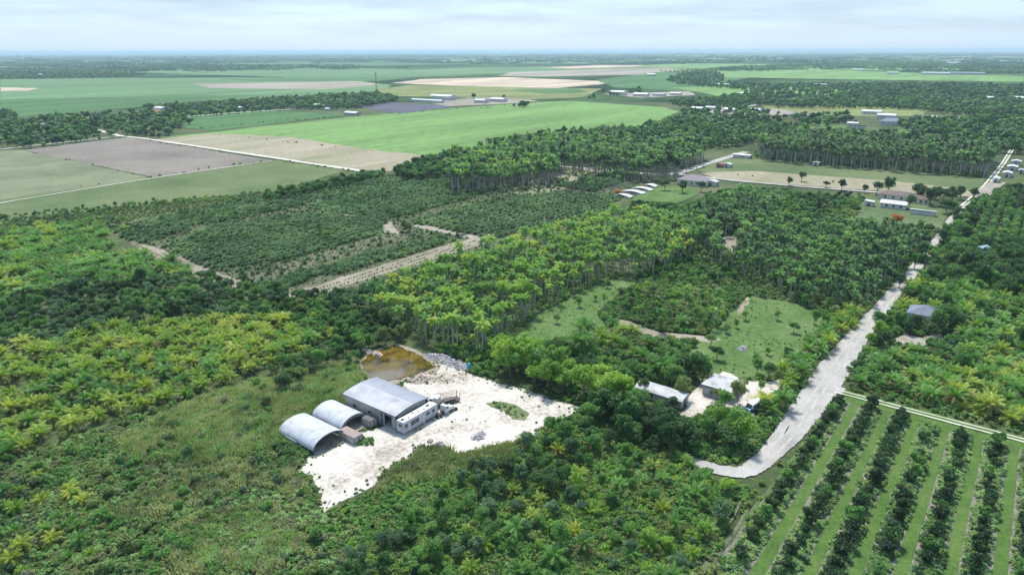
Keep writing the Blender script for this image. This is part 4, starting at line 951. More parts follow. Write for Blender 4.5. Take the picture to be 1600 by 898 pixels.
# ------------------------------------------------------------------ houses, barns and sheds
def house(px, py, la, lb, eave, rise, wall, roof, label, rot=0.0, ridge='x', name='house', cat='house', style='gable', nwin=3, group=None, over=0.4, doors=1):
    """la x lb metres in grid directions; ridge along local x or y; px,py = centre of its base"""
    p = P(px, py); r = empty(name, p, label, cat, group, ROTG + rot)
    c, s_ = math.cos(rot), math.sin(rot)
    q = [p + (x * c - y * s_) * GA + (x * s_ + y * c) * GB for x, y in ((-la/2, -lb/2), (la/2, -lb/2), (la/2, lb/2), (-la/2, lb/2))]
    EXCL.append((np.array(q), 0.8))
    sx, sy = (la, lb) if ridge == 'x' else (lb, la)
    def T(x, y, z): return (x, y, z) if ridge == 'x' else (-y, x, z)
    hx, hy = sx / 2, sy / 2
    mb = MB(); mb.box(-hx, hx, -hy, hy, -0.05, eave)
    if style == 'gable':
        for e in (-hx, hx - 0.15):
            mb.prism([(-hy, eave), (hy, eave), (0, eave + rise * 0.97)], e, e + 0.15, 'x')
    mb.v = [T(*v) for v in mb.v]; mb.build('wall', wall, r)
    mb = MB(); o_ = over; dz = rise * o_ / hy; e0 = eave + 0.03
    if style == 'gable':
        mb.prism([(-hy - o_, e0 - dz), (0, e0 + rise), (hy + o_, e0 - dz), (hy + o_, e0 - dz + .16), (0, e0 + rise + .16), (-hy - o_, e0 - dz + .16)], -hx - o_, hx + o_, 'x')
    elif style == 'hip':
        k = hx - hy if hx > hy else 0.01
        mb.add([(-hx - o_, -hy - o_, e0), (hx + o_, -hy - o_, e0), (hx + o_, hy + o_, e0), (-hx - o_, hy + o_, e0), (-k, 0, e0 + rise), (k, 0, e0 + rise)],
               [(3, 2, 1, 0), (0, 1, 5, 4), (1, 2, 5), (2, 3, 4, 5), (3, 0, 4)])
    elif style == 'arch':
        mb.prism(thick_shell([(y - hy - o_, z) for y, z in roof_arc(2 * hy + 2 * o_, e0, rise)], 0.08), -hx - o_, hx + o_, 'x')
    else:
        mb.prism([(-hy - o_, e0), (hy + o_, e0 + rise), (hy + o_, e0 + rise + .18), (-hy - o_, e0 + .18)], -hx - o_, hx + o_, 'x')
    mb.v = [T(*v) for v in mb.v]; mb.build('roof', roof, r)
    wh_ = min(1.3, eave * 0.45)
    for i in range(nwin):
        x = -hx + sx * (i + 0.7) / (nwin + 0.6)
        for sg in (-1, 1):
            mb = MB().box(x - .55, x + .55, sg * (hy + .035) - .03, sg * (hy + .035) + .03, eave * .35, eave * .35 + wh_); mb.v = [T(*v) for v in mb.v]; mb.build('window', GLASS, r)
    for i in range(doors):
        x = hx + 0.035
        mb = MB().box(-x - .03, -x + .03, -0.6, 0.6, 0.02, min(2.1, eave * .85)); mb.v = [T(*v) for v in mb.v]; mb.build('door', CHASSIS, r)
        mb = MB().box(hx * .9 - .5, hx * .9 + .5, -hy - .065, -hy - .004, 0.02, min(2.1, eave * .85)); mb.v = [T(*v) for v in mb.v]; mb.build('door', CHASSIS, r)
    return r
# near homestead
house(1034, 622, 4.6, 12.5, 2.2, 0.8, CONC, surf('weathered_roof', (0.40, 0.415, 0.44), 0.55, vary=0.2, scale=0.35, dirt=(0.25, 0.24, 0.24), ribs=(1, 1.6)), 'long low shed with white curved metal roof behind the tall lime trees', name='shed', cat='shed', ridge='y', style='arch', nwin=2); footprint(toAB(P(1034,622))[0]-4, toAB(P(1034,622))[0]+3, toAB(P(1034,622))[1]-8, toAB(P(1034,622))[1]+7, 0.6)
house(1128, 612, 8.5, 7.5, 2.3, 0.5, CONC, surf('weathered_roof', (0.40, 0.415, 0.44), 0.55, vary=0.2, scale=0.35, dirt=(0.25, 0.24, 0.24), ribs=(1, 1.6)), 'flat white-roofed cottage beside the gravel yard and the green lawn', name='cottage', ridge='y', style='shed', nwin=2)
vp = P(1178, 640); vn = empty('camper_van', vp, 'rounded white and blue van with dark windscreen in the homestead gravel yard', 'van', rot=ROTG + 2.75)
BLUEP = surf('blue_paint', (0.10, 0.20, 0.36), 0.35, vary=0.06)
MB().prism([(-2.5, .45), (2.6, .45), (2.7, 1.2), (-2.55, 1.2)], -1.0, 1.0, 'y').build('lower_body', BLUEP, vn, bevel=0.1)
MB().prism([(-2.5, 1.2), (2.2, 1.2), (1.6, 2.1), (1.0, 2.45), (-2.0, 2.5), (-2.5, 2.2)], -0.98, 0.98, 'y').build('upper_body', WHITE, vn, bevel=0.14)
MB().add([(2.24, -.85, 1.25), (2.24, .85, 1.25), (1.66, .75, 2.08), (1.66, -.75, 2.08)], [(0, 1, 2, 3)]).build('windscreen', GLASS, vn)
for sg in (-1, 1):
    for x in (-1.7, -.3, .9): MB().box(x - .5, x + .5, sg * 1.0 - .012, sg * 1.0 + .012, 1.4, 2.0).build('side_window', GLASS, vn)
    for x in (-1.6, 1.7):
        w_ = MB().cyl((x, sg * .92, .38), .38, .25).build('wheel', BLACK, vn)
    MB().box(2.66, 2.74, sg * .72 - .14, sg * .72 + .14, .75, .95).build('headlight', surf('lamp_glass', (0.6, 0.6, 0.58), 0.2), vn)
# house across the road
house(1443, 500, 8, 9, 3.0, 2.4, CREAM, BLUEROOF, 'house with blue-grey hip roof half hidden by round trees across the gravel road', style='hip', nwin=2)
house(1432, 497, 3.5, 4, 2.4, 0.3, STUCCO, WHITE2, 'little white-roofed shed behind the blue-grey roofed house', name='shed', cat='shed', style='shed', nwin=1)
house(1538, 400, 6, 7, 2.8, 1.4, CREAM, surf('teal_roof', (0.22, 0.33, 0.42), 0.6), 'cottage with pale teal roof deep in dark trees across the road', name='cottage', nwin=1)
# farmstead by the red flowering tree
house(1396, 325, 7, 13, 3.0, 1.2, STUCCO, WHITE2, 'white-roofed farm building on the lawn behind the red flowering tree', ridge='y', nwin=3, name='farm_building', cat='farm building')
house(1402, 312, 8, 20, 3.2, 2.0, CREAM, BROWNROOF, 'long brown-roofed farmhouse behind the white-roofed farm building', ridge='y', style='hip', nwin=4)
house(1438, 318, 6, 10, 3.0, 1.6, CREAM, BROWNROOF, 'brown-roofed barn under dark round trees next to the long farmhouse', ridge='y', name='barn', cat='barn')
house(1358, 322, 3.6, 4.2, 2.8, 0.4, STUCCO, WHITE, 'small square white shed standing alone on the farm lawn', name='shed', cat='shed', style='shed', nwin=1)
house(1441, 336, 3, 12, 2.4, 0.4, STUCCO, WHITE2, 'low long white-roofed canopy at the edge of the farm lawn', name='canopy', cat='canopy', ridge='y', style='shed', nwin=0)
# purple roofed house with lawn
house(1085, 288, 12, 20, 3.4, 3.0, CREAM, surf('mauve_roof', (0.24, 0.205, 0.24), 0.85, vary=0.1), 'large house with mauve-grey hip roof behind two round lawn trees', ridge='y', style='hip', nwin=5)
house(1112, 290, 5, 7, 3.0, 0.8, STUCCO, WHITE2, 'white garage next to the mauve-roofed house', name='garage', cat='garage', nwin=1)
for i, (x, y, la, lb, lab) in enumerate([(974, 308, 5, 12, 'white covered plant tunnel in the row nearest the red flowering bush'), (990, 302, 6, 16, 'long white covered plant tunnel in the middle of the row beside the lawn'), (1004, 297, 6, 14, 'white covered plant tunnel next to the longest one beside the lawn'), (1016, 292, 6, 9, 'white covered plant tunnel in the row closest to the lawn trees')]):
    house(x, y, la * .8, lb * .85, 0.8, 1.0, STUCCO, WHITE, lab, name='plant_tunnel', cat='greenhouse', style='arch', ridge='x', nwin=0, group='white plant tunnels beside the lawn')
# along the far right road
for (x, y, la, lb, h, lab) in [(1556, 285, 9, 3.2, 3, 'white camper parked right beside the far dirt track'), (1573, 276, 8, 5, 3, 'white-roofed shed by the pale yard next to the far track'), (1581, 266, 9, 6, 3, 'white-roofed house by dark hedge along the far track'), (1587, 258, 6, 6, 3.2, 'pale grey hut farther up the far track'), (1595, 271, 4, 3, 2.5, 'lone small white hut on the green behind the track buildings')]:
    house(x, y, la, lb, h, 0.7, STUCCO, WHITE2, lab, name='roadside_building', cat='building', nwin=1, group='white buildings along the far track')
house(1275, 259, 3, 5, 2.6, 0.5, STUCCO, WHITE, 'tiny white shed in the rough field below the trunk line', name='shed', cat='shed', nwin=1)
house(1124, 262, 4, 4, 2.8, 0.9, surf('orange_wall', (0.45, 0.22, 0.14), 0.8), REDROOF, 'small orange-red hut on the grass strip by the dirt road', name='hut', cat='hut', nwin=1)
house(1136, 262, 4, 6, 2.8, 0.8, STUCCO, WHITE2, 'white camper-sized hut next to the orange-red hut', name='hut', cat='hut', nwin=1)
house(1160, 247, 6, 14, 2.8, 0.6, STUCCO, WHITE2, 'low white roof at the end of the diagonal dirt road', name='barn', cat='barn', ridge='y', nwin=1)
# far farms
FH = [  # px, py, la, lb, eave, rise, wall, roof, style, ridge, label, name
 (247,181,14,30,6,3,STUCCO,REDROOF,'hip','y','big white house with red front roof among palms by the sea-green field','house'),
 (252,174,12,34,5,2,STUCCO,WHITE2,'gable','y','long pale roof directly behind the red-roofed house','barn'),
 (145,188,8,18,3.5,1.2,STUCCO,WHITE2,'gable','y','flat white barn in the village trees','barn'),
 (118,186,8,14,3.5,1.6,surf('salmon_wall', (0.5,0.3,0.2),0.8),surf('tan_roof',(0.42,0.32,0.22),0.8),'gable','y','salmon-walled cottage in the village trees','cottage'),
 (106,193,6,12,3,1,STUCCO,WHITE2,'gable','y','white cottage next to the salmon-walled one','cottage'),
 (70,198,6,18,3,1,STUCCO,GALV,'gable','y','low grey-white roof at the outer end of the village','barn'),
 (30,191,7,22,3,1,CONC,GALV,'shed','y','long grey shed at the outermost village trees','shed'),
 (178,202,9,18,3,1.2,CONC,GREYROOF,'gable','y','grey shed by the dirt road junction','shed'),
 (228,207,7,22,3,1.2,STUCCO,WHITE2,'gable','y','white roof under trees above the tan field','barn'),
 (375,172,10,20,4,1.5,CREAM,WHITE2,'gable','y','cream farm house at the end of the hedged tree line','house'),
 (412,170,8,26,4,1.5,STUCCO,GALV,'gable','y','grey-roofed house along the tree line road','house'),
 (496,169,14,26,4.5,2.5,CREAM,surf('pale_roof',(0.62,0.6,0.58),0.6),'hip','y','pale hip-roofed house at the corner of the small crop field','house'),
 (513,173,7,12,3,1.5,STUCCO,WHITE2,'gable','y','small white outbuilding next to the pale hip-roofed house','outbuilding'),
 (551,180,12,34,3.5,1.6,CONC,WHITE2,'gable','y','long white greenhouse at the edge of the big green field','greenhouse'),
 (668,160,10,100,4,1.2,STUCCO,WHITE2,'gable','y','very long narrow white shed edging the dark nursery cloth','shed'),
 (692,156,22,70,7,2,STUCCO,WHITE2,'gable','y','large white packing barn with dark open bays','packing barn'),
 (752,161,16,30,5,1.5,STUCCO,WHITE2,'gable','y','white storage building with grey front at the packing yard','storage building'),
 (778,159,16,44,5,1.5,STUCCO,WHITE2,'gable','y','broad white roof at the far end of the packing yard','barn'),
 (966,149,22,44,7,2,CREAM,surf('pale_roof',(0.62,0.6,0.58),0.6),'gable','y','cream warehouse with dark doors beside the tall thin tree','warehouse'),
 (1002,151,16,40,5,2,STUCCO,WHITE2,'gable','y','white shed in the cluttered farm yard','shed'),
 (1030,150,14,34,4,1.5,STUCCO,GALV,'gable','y','grey-white shed next in the cluttered farm yard','shed'),
 (1056,149,12,30,4,1.5,STUCCO,WHITE2,'gable','y','white shed at the outer end of the cluttered farm yard','shed'),
 (1090,173,10,24,4,1.5,STUCCO,WHITE2,'gable','y','white open-yard barn by the end of the big green field','barn'),
 (1113,172,10,26,4,1.5,STUCCO,GALV,'gable','y','pale barn next to the open-yard barn','barn'),
 (1140,175,10,22,4,1.5,STUCCO,WHITE2,'gable','y','white house among dark trees past the pale barn','house'),
 (1178,176,12,26,4.5,1.5,STUCCO,WHITE2,'gable','y','bright white roof in front of the long dark belt of trees','barn'),
 (1060,194,9,14,3.5,1.6,STUCCO,WHITE2,'gable','y','white cottage in trees at the corner of the big green field','cottage'),
 (1082,187,9,18,3.5,1.8,CREAM,BROWNROOF,'gable','y','brown-roofed cottage in trees at the corner of the big green field','cottage'),
 (1247,184,12,34,4,3.2,CREAM,GREYROOF,'hip','y','wide grey hip-roofed house in the wooded estate','house'),
 (1272,186,10,22,4,3,CREAM,GREYROOF,'hip','y','smaller grey hip-roofed house next to the wide one','house'),
 (1318,188,10,22,4,2.6,PINKW,BROWNROOF,'hip','y','pink-walled brown-roofed house hidden in the wooded estate','house'),
 (1362,179,14,34,4.5,1.5,STUCCO,WHITE2,'gable','y','white barn in front of the far bare field','barn'),
 (1385,186,12,30,5,1.8,STUCCO,WHITE2,'gable','y','white wing behind the blue-grey roofed mansion','house wing'),
 (1392,196,14,32,5,3.6,STUCCO,BLUEROOF,'hip','y','mansion with blue-grey hip roof and white walls','mansion'),
 (1332,199,8,16,5,1,STUCCO,WHITE2,'gable','y','white two-part building with gravel drive beside the mansion','building'),
 (1345,203,7,12,4,1,STUCCO,WHITE2,'shed','y','low white annex in front of the two-part building','annex'),
 (1452,206,8,20,4,1.4,STUCCO,WHITE2,'gable','y','white roof alone in the dark trees past the mansion','barn'),
 (1494,190,10,22,4,1.4,STUCCO,WHITE2,'gable','y','white barn at the edge of the far dark grove','barn'),
 (1457,187,8,12,3.5,1.4,STUCCO,WHITE2,'gable','y','small white shed between mansion and far white barn','shed'),
 (1130,135,14,40,5,1.5,STUCCO,WHITE2,'gable','y','white packing shed on the far green field','packing shed'),
 (1163,150,12,22,5,1.5,STUCCO,WHITE2,'gable','y','white house above the wooded belt','house'),
 (1282,135,14,40,5,1.5,STUCCO,GALV,'gable','y','grey-white roof in the far mixed woods','barn'),
 (1342,111,24,60,6,2,STUCCO,WHITE2,'gable','y','far white warehouse at the edge of the long field','warehouse'),
 (1395,116,20,50,6,2,STUCCO,WHITE2,'gable','y','far white shed along the long field','shed'),
 (1462,117,30,120,7,2,STUCCO,WHITE2,'gable','y','very long far white warehouse along the long field','warehouse'),
 (1510,117,30,150,7,2,CONC,GALV,'gable','y','very long far grey warehouse along the long field','warehouse'),
 (1580,98,60,200,9,3,STUCCO,WHITE2,'gable','y','huge far white warehouse near the skyline','warehouse'),
 (1490,100,40,100,8,3,STUCCO,WHITE2,'gable','y','far white depot near the skyline','depot'),
 (1590,157,14,36,5,2,STUCCO,WHITE2,'gable','y','white barn in the far dark woods at the edge of the view','barn'),
 (1546,156,10,20,4,2,STUCCO,WHITE2,'gable','y','small white barn in the far dark woods','barn'),
 (65,119,14,50,6,2,STUCCO,WHITE2,'gable','y','lone white farm at the far edge of the sea-green field','farm'),
 (1018,119,14,44,6,2,STUCCO,WHITE2,'gable','y','white sheds on the dark green field','shed'),
]
for (x, y, la, lb, ev, ri, wl, rf, st, rg, lab, nm) in FH:
    house(x, y, la * .85, lb * .72, ev, ri, wl, rf, lab, name=nm.replace(' ', '_'), cat=nm, style=st, ridge=rg, nwin=4 if lb > 25 else 2)
# lattice mast
def mast(px, py, h, w, label, bays):
    r = empty('lattice_mast', P(px, py), label, 'mast')
    mt = surf('mast_steel', (0.12, 0.11, 0.12), 0.6)
    cs = [(math.cos(a), math.sin(a)) for a in (0.3, 2.4, 4.5)]
    for cx, cy in cs: MB().tube([(cx * w, cy * w, 0), (cx * w * .4, cy * w * .4, h)], w * 0.13, 5).build('leg', mt, r)
    mb = MB()
    for k in range(bays):
        z0, z1 = h * k / bays, h * (k + 1) / bays; f0 = w * (1 - .6 * k / bays); f1 = w * (1 - .6 * (k + 1) / bays)
        for i in range(3):
            a, b_ = cs[i], cs[(i + 1) % 3]
            mb.tube([(a[0]*f0, a[1]*f0, z0), (b_[0]*f1, b_[1]*f1, z1)], w * .07, 4); mb.tube([(b_[0]*f0, b_[1]*f0, z0), (a[0]*f1, a[1]*f1, z1)], w * .07, 4)
    mb.build('bracing', mt, r)
    for z in (0.9, 0.8):
        for cx, cy in cs: MB().box(cx*w*1.2 - .3, cx*w*1.2 + .3, cy*w*1.2 - .3, cy*w*1.2 + .3, h*z, h*z + 2.4).build('antenna_panel', WHITE, r)
mast(589, 152, 46, 1.6, 'dark lattice communication mast rising above the tree line', 14)
mast(30, 98, 78, 2.6, 'thin tall mast on the far horizon', 16)

# ------------------------------------------------------------------ planting plan
C = 'coconut_palm'; RP = 'royal_palm'; NP = 'nursery_palm'; BT = 'broadleaf_tree'; SH = 'shrub'; FT = 'fruit_tree'
# coconut plantation on the left
plant(C, {'coco': 8, 'mid': 2, 'yellow': 0.6}, [(0,545),(100,520),(230,500),(400,482),(505,498),(520,520),(470,545),(400,575),(320,605),(180,645),(60,690),(0,715),(-90,740),(-90,560)], 3.9,
      'young coconut palm in the plantation by the arched shelters', 'coconut palms of the plantation', h=2.2, size=(0.75, 1.15), rad=0.5)
plant(C, {'yellow': 2, 'mid': 3, 'coco': 2}, [(-60,720),(60,715),(110,760),(170,800),(150,860),(60,900),(-60,910)], 4.2,
      'dwarf palm in the rough scrub', 'dwarf palms in the near scrub', h=1.2, size=(0.5, 0.8), prob=0.75)
plant(C, {'coco': 2, 'mid': 7}, [(-60,370),(60,352),(150,345),(175,385),(110,410),(0,425),(-60,430)], 3.6,
      'coconut palm in the clump beyond the broadleaf wood', 'palms in the far clump', h=3, size=(0.9, 1.3))
plant(C, {'coco': 2, 'mid': 7}, [(-60,425),(60,412),(200,395),(280,405),(300,425),(180,440),(60,455),(-60,470)], 3.6,
      'coconut palm along the sandy path in the wood', 'palms by the sandy path', h=3, size=(0.9, 1.3))
for x, y, s_, pl in ((275,487,1.35,'mid'),(318,478,1.1,'coco'),(443,512,1.3,'yellow'),(520,525,1.0,'yellow'),(195,360,1.0,'coco'),(150,440,1.1,'mid')):
    plant_at(C, pl, x, y, s_, 'coconut palm standing clear above bushes beside the plantation', 'single palms above the plantation')
plant(C, {'coco': 3, 'mid': 4, 'yellow': 0.6}, [(1185,600),(1240,560),(1275,520),(1310,488),(1345,478),(1330,505),(1290,555),(1255,610),(1215,650),(1190,640)], 3.4,
      'coconut palm lining the lawn side of the gravel road', 'roadside palms', h=1.5, size=(0.85, 1.2), prob=0.8)
plant(C, {'mid': 7, 'coco': 5, 'yellow': 0.4}, [(1335,590),(1350,565),(1380,550),(1480,545),(1600,560),(1700,580),(1700,700),(1600,662),(1480,628),(1380,600)], 3.2,
      'palm in the dense block along the double wheel track', 'palms of the block above the wheel track', h=2, size=(0.75, 1.1))
plant(C, {'mid': 6, 'coco': 3}, [(1480,440),(1600,440),(1700,450),(1700,580),(1600,560),(1490,545),(1500,500)], 3.8,
      'palm in the mixed grove behind the wheel-track block', 'palms of the mixed grove', h=2.5, size=(0.85, 1.2), prob=0.75)
plant(C, {'mid': 6, 'coco': 4, 'yellow': 1.5}, [(620,898),(700,800),(850,700),(960,680),(1060,700),(1150,740),(1150,800),(1090,900),(1090,980),(600,980)], 6.0,
      'palm rising from the thicket between clearing and orchard', 'palms in the near thicket', h=3, size=(0.6, 0.85), prob=0.75)
plant(C, {'mid': 5, 'coco': 2}, [(840,520),(960,480),(1070,490),(1090,540),(1050,590),(980,585),(900,550)], 5.5,
      'palm among the shrubs between lawn and lime trees', 'palms in the middle shrubs', h=3, size=(0.85, 1.2), prob=0.6)
for x, y in ((1022,590),(1037,590),(908,552),(912,540)):
    plant_at(C, 'mid', x, y, 1.75, 'tall coconut palm beside the white-roofed long shed', 'tall palms by the long shed')
plant(C, {'mid': 4, 'coco': 3}, [(1400,450),(1440,430),(1510,425),(1520,470),(1450,480),(1410,480)], 4.2, 'palm hanging over the gravel road before the bend of trees', 'palms overhanging the road', h=2.5, size=(0.9, 1.25))
for x, y, s_ in ((1078,734,.7),(1100,748,.7),(1062,720,.8)):
    plant_at(C, 'mid' if s_ < .85 else 'coco', x, y, s_, 'feathery palm in front of the near end of the gravel road', 'palms at the road end')
# royal palms
plant(RP, {'lime': 7, 'mid': 5, 'yellow': 1.0}, [(560,470),(640,430),(740,395),(870,352),(990,330),(1060,335),(1110,365),(1050,400),(960,425),(880,455),(835,480),(790,512),(740,525),(680,510),(620,490)], 3.8,
      'slim pale-trunked palm in the grove behind the pond', 'palms of the lime-green grove', h=6.5, size=(0.75, 1.22), rad=0.4)
plant(RP, {'dark': 6, 'mid': 5}, [(1060,335),(1170,300),(1230,345),(1330,350),(1440,355),(1450,400),(1400,450),(1330,470),(1250,455),(1180,425),(1120,400),(1090,360)], 3.4,
      'slim palm in the grove between farm lawn and gravel road', 'palms of the dark grove by the road', h=5, size=(0.75, 1.05), rad=0.4, prob=0.85)
plant(RP, {'mid': 3, 'lime': 2}, [(940,480),(1060,450),(1150,470),(1120,520),(1000,510)], 9, 'slender palm standing singly over the pale shrubs', 'single palms over the pale shrubs', h=4, size=(0.7, 1.0), prob=0.7)
plant(RP, {'mid': 4, 'dark': 3, 'lime': 1}, [(690,248),(790,226),(880,245),(870,268),(780,275),(700,280)], 4.6, 'tall royal palm in the trunk line above the nursery rows', 'royal palms above the nursery', h=10, size=(1.15, 1.85), rad=0.4)
plant(RP, {'mid': 5, 'dark': 4}, [(800,222),(950,215),(1060,225),(1125,232),(1060,258),(1000,262),(880,250),(820,240)], 4.8, 'tall royal palm in the trunk line along the diagonal dirt road', 'royal palms along the dirt road', h=10, size=(1.1, 1.8), rad=0.4)
plant(RP, {'dark': 9, 'mid': 1}, [(1185,208),(1320,212),(1450,222),(1560,232),(1545,256),(1400,248),(1280,240),(1190,232)], 5.0, 'tall royal palm in the long dark trunk line above the rough field', 'royal palms of the long dark line', h=10, size=(1.15, 1.85), rad=0.4)
plant(RP, {'dark': 4, 'mid': 4}, [(870,282),(960,262),(1010,268),(940,292)], 5.5, 'royal palm in the strip below the dirt road', 'palms below the dirt road', h=6, size=(0.8, 1.1), prob=0.7)
# nursery rows (run along the grid)
for poly, pr, rw, pl in [([(170,356),(300,325),(420,303),(480,318),(380,338),(300,352),(240,376),(200,374)], .8, 4.3, {'dark': 4, 'nursery': 5}),
                     ([(265,385),(330,350),(480,332),(590,340),(600,352),(590,368),(480,395),(400,412),(330,420)], .95, 4.3, {'nursery': 9, 'dark': 2}),
                     ([(480,318),(600,292),(700,275),(790,290),(700,318),(600,345),(520,335)], .85, 4.3, {'nursery': 7, 'dark': 3}),
                     ([(400,440),(500,415),(600,388),(690,368),(700,378),(600,405),(500,432),(420,455)], .75, 2.6, {'nursery': 4, 'dark': 3}),
                     ([(640,345),(760,310),(850,300),(970,305),(940,335),(860,352),(760,372),(690,360)], .75, 4.3, {'nursery': 9, 'dark': 1}),
                     ([(420,300),(560,275),(690,270),(690,278),(560,300),(480,315)], .55, 3.0, {'dark': 4, 'nursery': 4}),
                     ([(500,466),(600,432),(700,402),(760,385),(770,395),(640,436),(560,466)], .7, 2.6, {'nursery': 4, 'dark': 3})]:
    plant(NP, pl, poly, 1.45, 'young palm in the nursery rows', 'young palms of the nursery rows', h=1.0, size=(0.7, 1.05), prob=pr, rows=rw, jit=0.2, rad=0.2)
plant(NP, {'nursery': 5, 'dark': 3}, [(170,352),(420,302),(560,272),(700,280),(860,275),(980,305),(930,338),(760,375),(600,390),(450,440),(385,440),(300,425),(215,385)], 1.8, 'young palm in the nursery rows', 'young palms of the nursery rows', h=1.0, size=(.55, .9), prob=.35, rows=4.3, jit=.2, rad=.2)
plant(NP, {'dark': 1}, [(865,290),(960,268),(1000,275),(930,298)], 2.2, 'young palm in the strip below the diagonal dirt road', 'young palms below the dirt road', h=1, size=(.9, 1.2), rows=3.0, jit=.2)
# broadleaf trees
plant(BT, {'mid': 5, 'dark': 5, 'blue': 3}, [(-90,470),(60,448),(200,435),(330,425),(400,450),(520,470),(570,500),(500,510),(400,485),(230,498),(100,520),(-90,560)], 3.6,
      'broadleaf tree in the wood behind the coconut plantation', 'trees of the wood behind the plantation', h=3, size=(0.5, 0.8), rad=0.6)
plant(BT, {'mid': 4, 'dark': 4, 'olive': 2}, [(400,450),(470,455),(560,470),(620,500),(640,520),(600,535),(570,550),(520,560),(440,600),(400,580),(500,540),(530,510)], 3.4,
      'round bushy tree on the shore between plantation and pond', 'trees on the pond shore', h=2.5, size=(0.5, 0.85), rad=0.6)
plant(BT, {'lime': 8, 'mid': 1}, [(778,545),(820,545),(880,572),(940,592),(985,606),(960,628),(900,612),(840,590),(785,570)], 3.7,
      'round tree in the tall row along the gravel clearing', 'lime trees along the clearing', h=3.0, size=(1.05, 1.4), rad=0.2)
plant(BT, {'dark': 6, 'mid': 3}, [(950,612),(985,622),(1050,662),(1090,680),(1070,705),(1000,690),(900,645)], 3.6,
      'round tree between the lime row and the homestead', 'dark trees towards the homestead', h=2.5, size=(0.75, 1.15), rad=0.4)
for x, y, s_, pl in ((1118,672,1.25,'lime'),(1105,690,1.0,'mid'),(1150,690,1.3,'mid'),(1165,702,1.1,'lime'),(1135,700,1.1,'dark')):
    plant_at(BT, pl, x, y, s_, 'rounded tree beside the bend of the gravel road', 'big trees at the road bend')
for x, y, s_, pl in ((1088,592,1.15,'mid'),(1098,598,.9,'dark'),(1066,622,.85,'olive'),(1152,630,.95,'olive'),(1132,638,.85,'mid'),(1120,626,.55,'olive'),(1145,618,.6,'mid'),(1188,612,.5,'mid'),(1182,584,.8,'mid'),(1200,592,.7,'dark'),(1050,640,.6,'dark'),(1006,614,.7,'dark'),(1030,645,.6,'mid'),(1196,645,.7,'dark'),(1160,606,.5,'olive'),(1060,606,.8,'mid'),(1075,590,.9,'dark')):
    plant_at(BT, pl, x, y, s_, 'small yard tree beside the homestead roofs', 'yard trees of the homestead')
plant(BT, {'mid': 4, 'dark': 4, 'blue': 3}, [(470,960),(560,860),(640,800),(700,745),(760,720),(840,680),(900,650),(960,665),(1010,690),(900,740),(800,800),(740,860),(700,960)], 3.8,
      'leafy tree in the thicket beside the gravel clearing', 'trees of the near thicket', h=2.5, size=(0.5, 0.85), rad=0.6, prob=0.8)
plant(BT, {'mid': 6, 'lime': 2, 'blue': 3}, [(760,860),(900,760),(1010,700),(1130,745),(1160,780),(1100,880),(1060,960),(720,960)], 4.4,
      'bush-like tree in the thicket beside the orchard', 'bushy trees beside the orchard', h=2, size=(0.4, 0.65), rad=0.6, prob=0.75)
plant(BT, {'mid': 4, 'lime': 2, 'olive': 4, 'dark': 1}, [(850,520),(940,470),(980,440),(1060,448),(1150,455),(1175,470),(1150,500),(1120,520),(1000,510),(960,500),(900,530)], 6.0,
      'rounded tree in the pale shrubland beside the lawns', 'small trees of the pale shrubland', h=2, size=(0.4, 0.65), rad=0.6, prob=0.6)
plant(BT, {'mid': 4, 'dark': 4, 'lime': 1}, [(800,565),(850,530),(960,560),(1040,590),(1090,560),(1080,600),(1000,600),(900,575)], 4.2, 'tree just behind the row of lime trees', 'trees behind the lime row', h=2.5, size=(.5, .8), prob=.7)
plant(BT, {'olive': 4, 'mid': 3, 'dark': 2}, [(1175,455),(1250,455),(1340,470),(1300,495),(1230,480)], 4.2, 'tree along the far edge of the open lawn', 'trees along the upper lawn edge', h=2.5, size=(.5, .8))
plant(BT, {'dark': 8, 'mid': 2}, [(1470,390),(1540,370),(1640,390),(1640,450),(1600,470),(1560,450),(1480,440)], 4.8, 'spreading tree in the dark wood across the gravel road', 'dark wood across the road', h=3.5, size=(.9, 1.4), rad=0.6)
plant(BT, {'mid': 5, 'dark': 4, 'lime': 1}, [(1450,420),(1480,400),(1500,440),(1480,470),(1440,475),(1410,500),(1395,500),(1420,460)], 4.4, 'tree crowding the side of the gravel road', 'trees crowding the road', h=2.5, size=(.6, .95))
for x, y, s_, pl in ((1475,515,1.3,'mid'),(1462,520,1.1,'mid'),(1372,530,.9,'lime'),(1358,545,.8,'lime'),(1368,515,.9,'mid'),(1428,514,.8,'mid'),(1456,530,.8,'dark'),(1418,522,.7,'dark'),(1490,520,1.1,'dark'),(1405,512,.9,'mid')):
    plant_at(BT, pl, x, y, s_, 'round tree near the blue-grey roofed house', 'round trees near the blue-grey roof')
plant(BT, {'mid': 4, 'dark': 5, 'blue': 2}, [(1400,560),(1500,480),(1640,480),(1640,560),(1500,570)], 6, 'broadleaf tree mixed into the palm grove across the road', 'broadleaf trees across the road', h=2.5, size=(.5, .8), prob=.6)
for x, y, s_ in ((1038,298,1.15),(1066,302,1.25),(1095,300,1.1)):
    plant_at(BT, 'dark', x, y, s_, 'round lawn tree beside the mauve-roofed house', 'lawn trees of the mauve-roofed house')
for x, y, s_ in ((1369,304,1.3),(1387,304,1.55),(1433,312,1.4),(1452,322,1.6),(1470,322,1.6),(1486,320,1.5),(1478,334,1.5),(1500,312,1.3),(1420,327,1.2),(1440,316,1.4),(1462,312,1.4)):
    plant_at(BT, 'dark', x, y, s_, 'rounded tree by the brown-roofed farmhouse', 'trees round the farmhouse')
for x, y, s_ in ((1315,298,1.2),(1290,294,.8),(1252,284,1.1),(1350,302,.8),(1232,290,.8)):
    plant_at(BT, 'dark', x, y, s_, 'tree along the lane beside the tan field strip', 'trees along the lane')
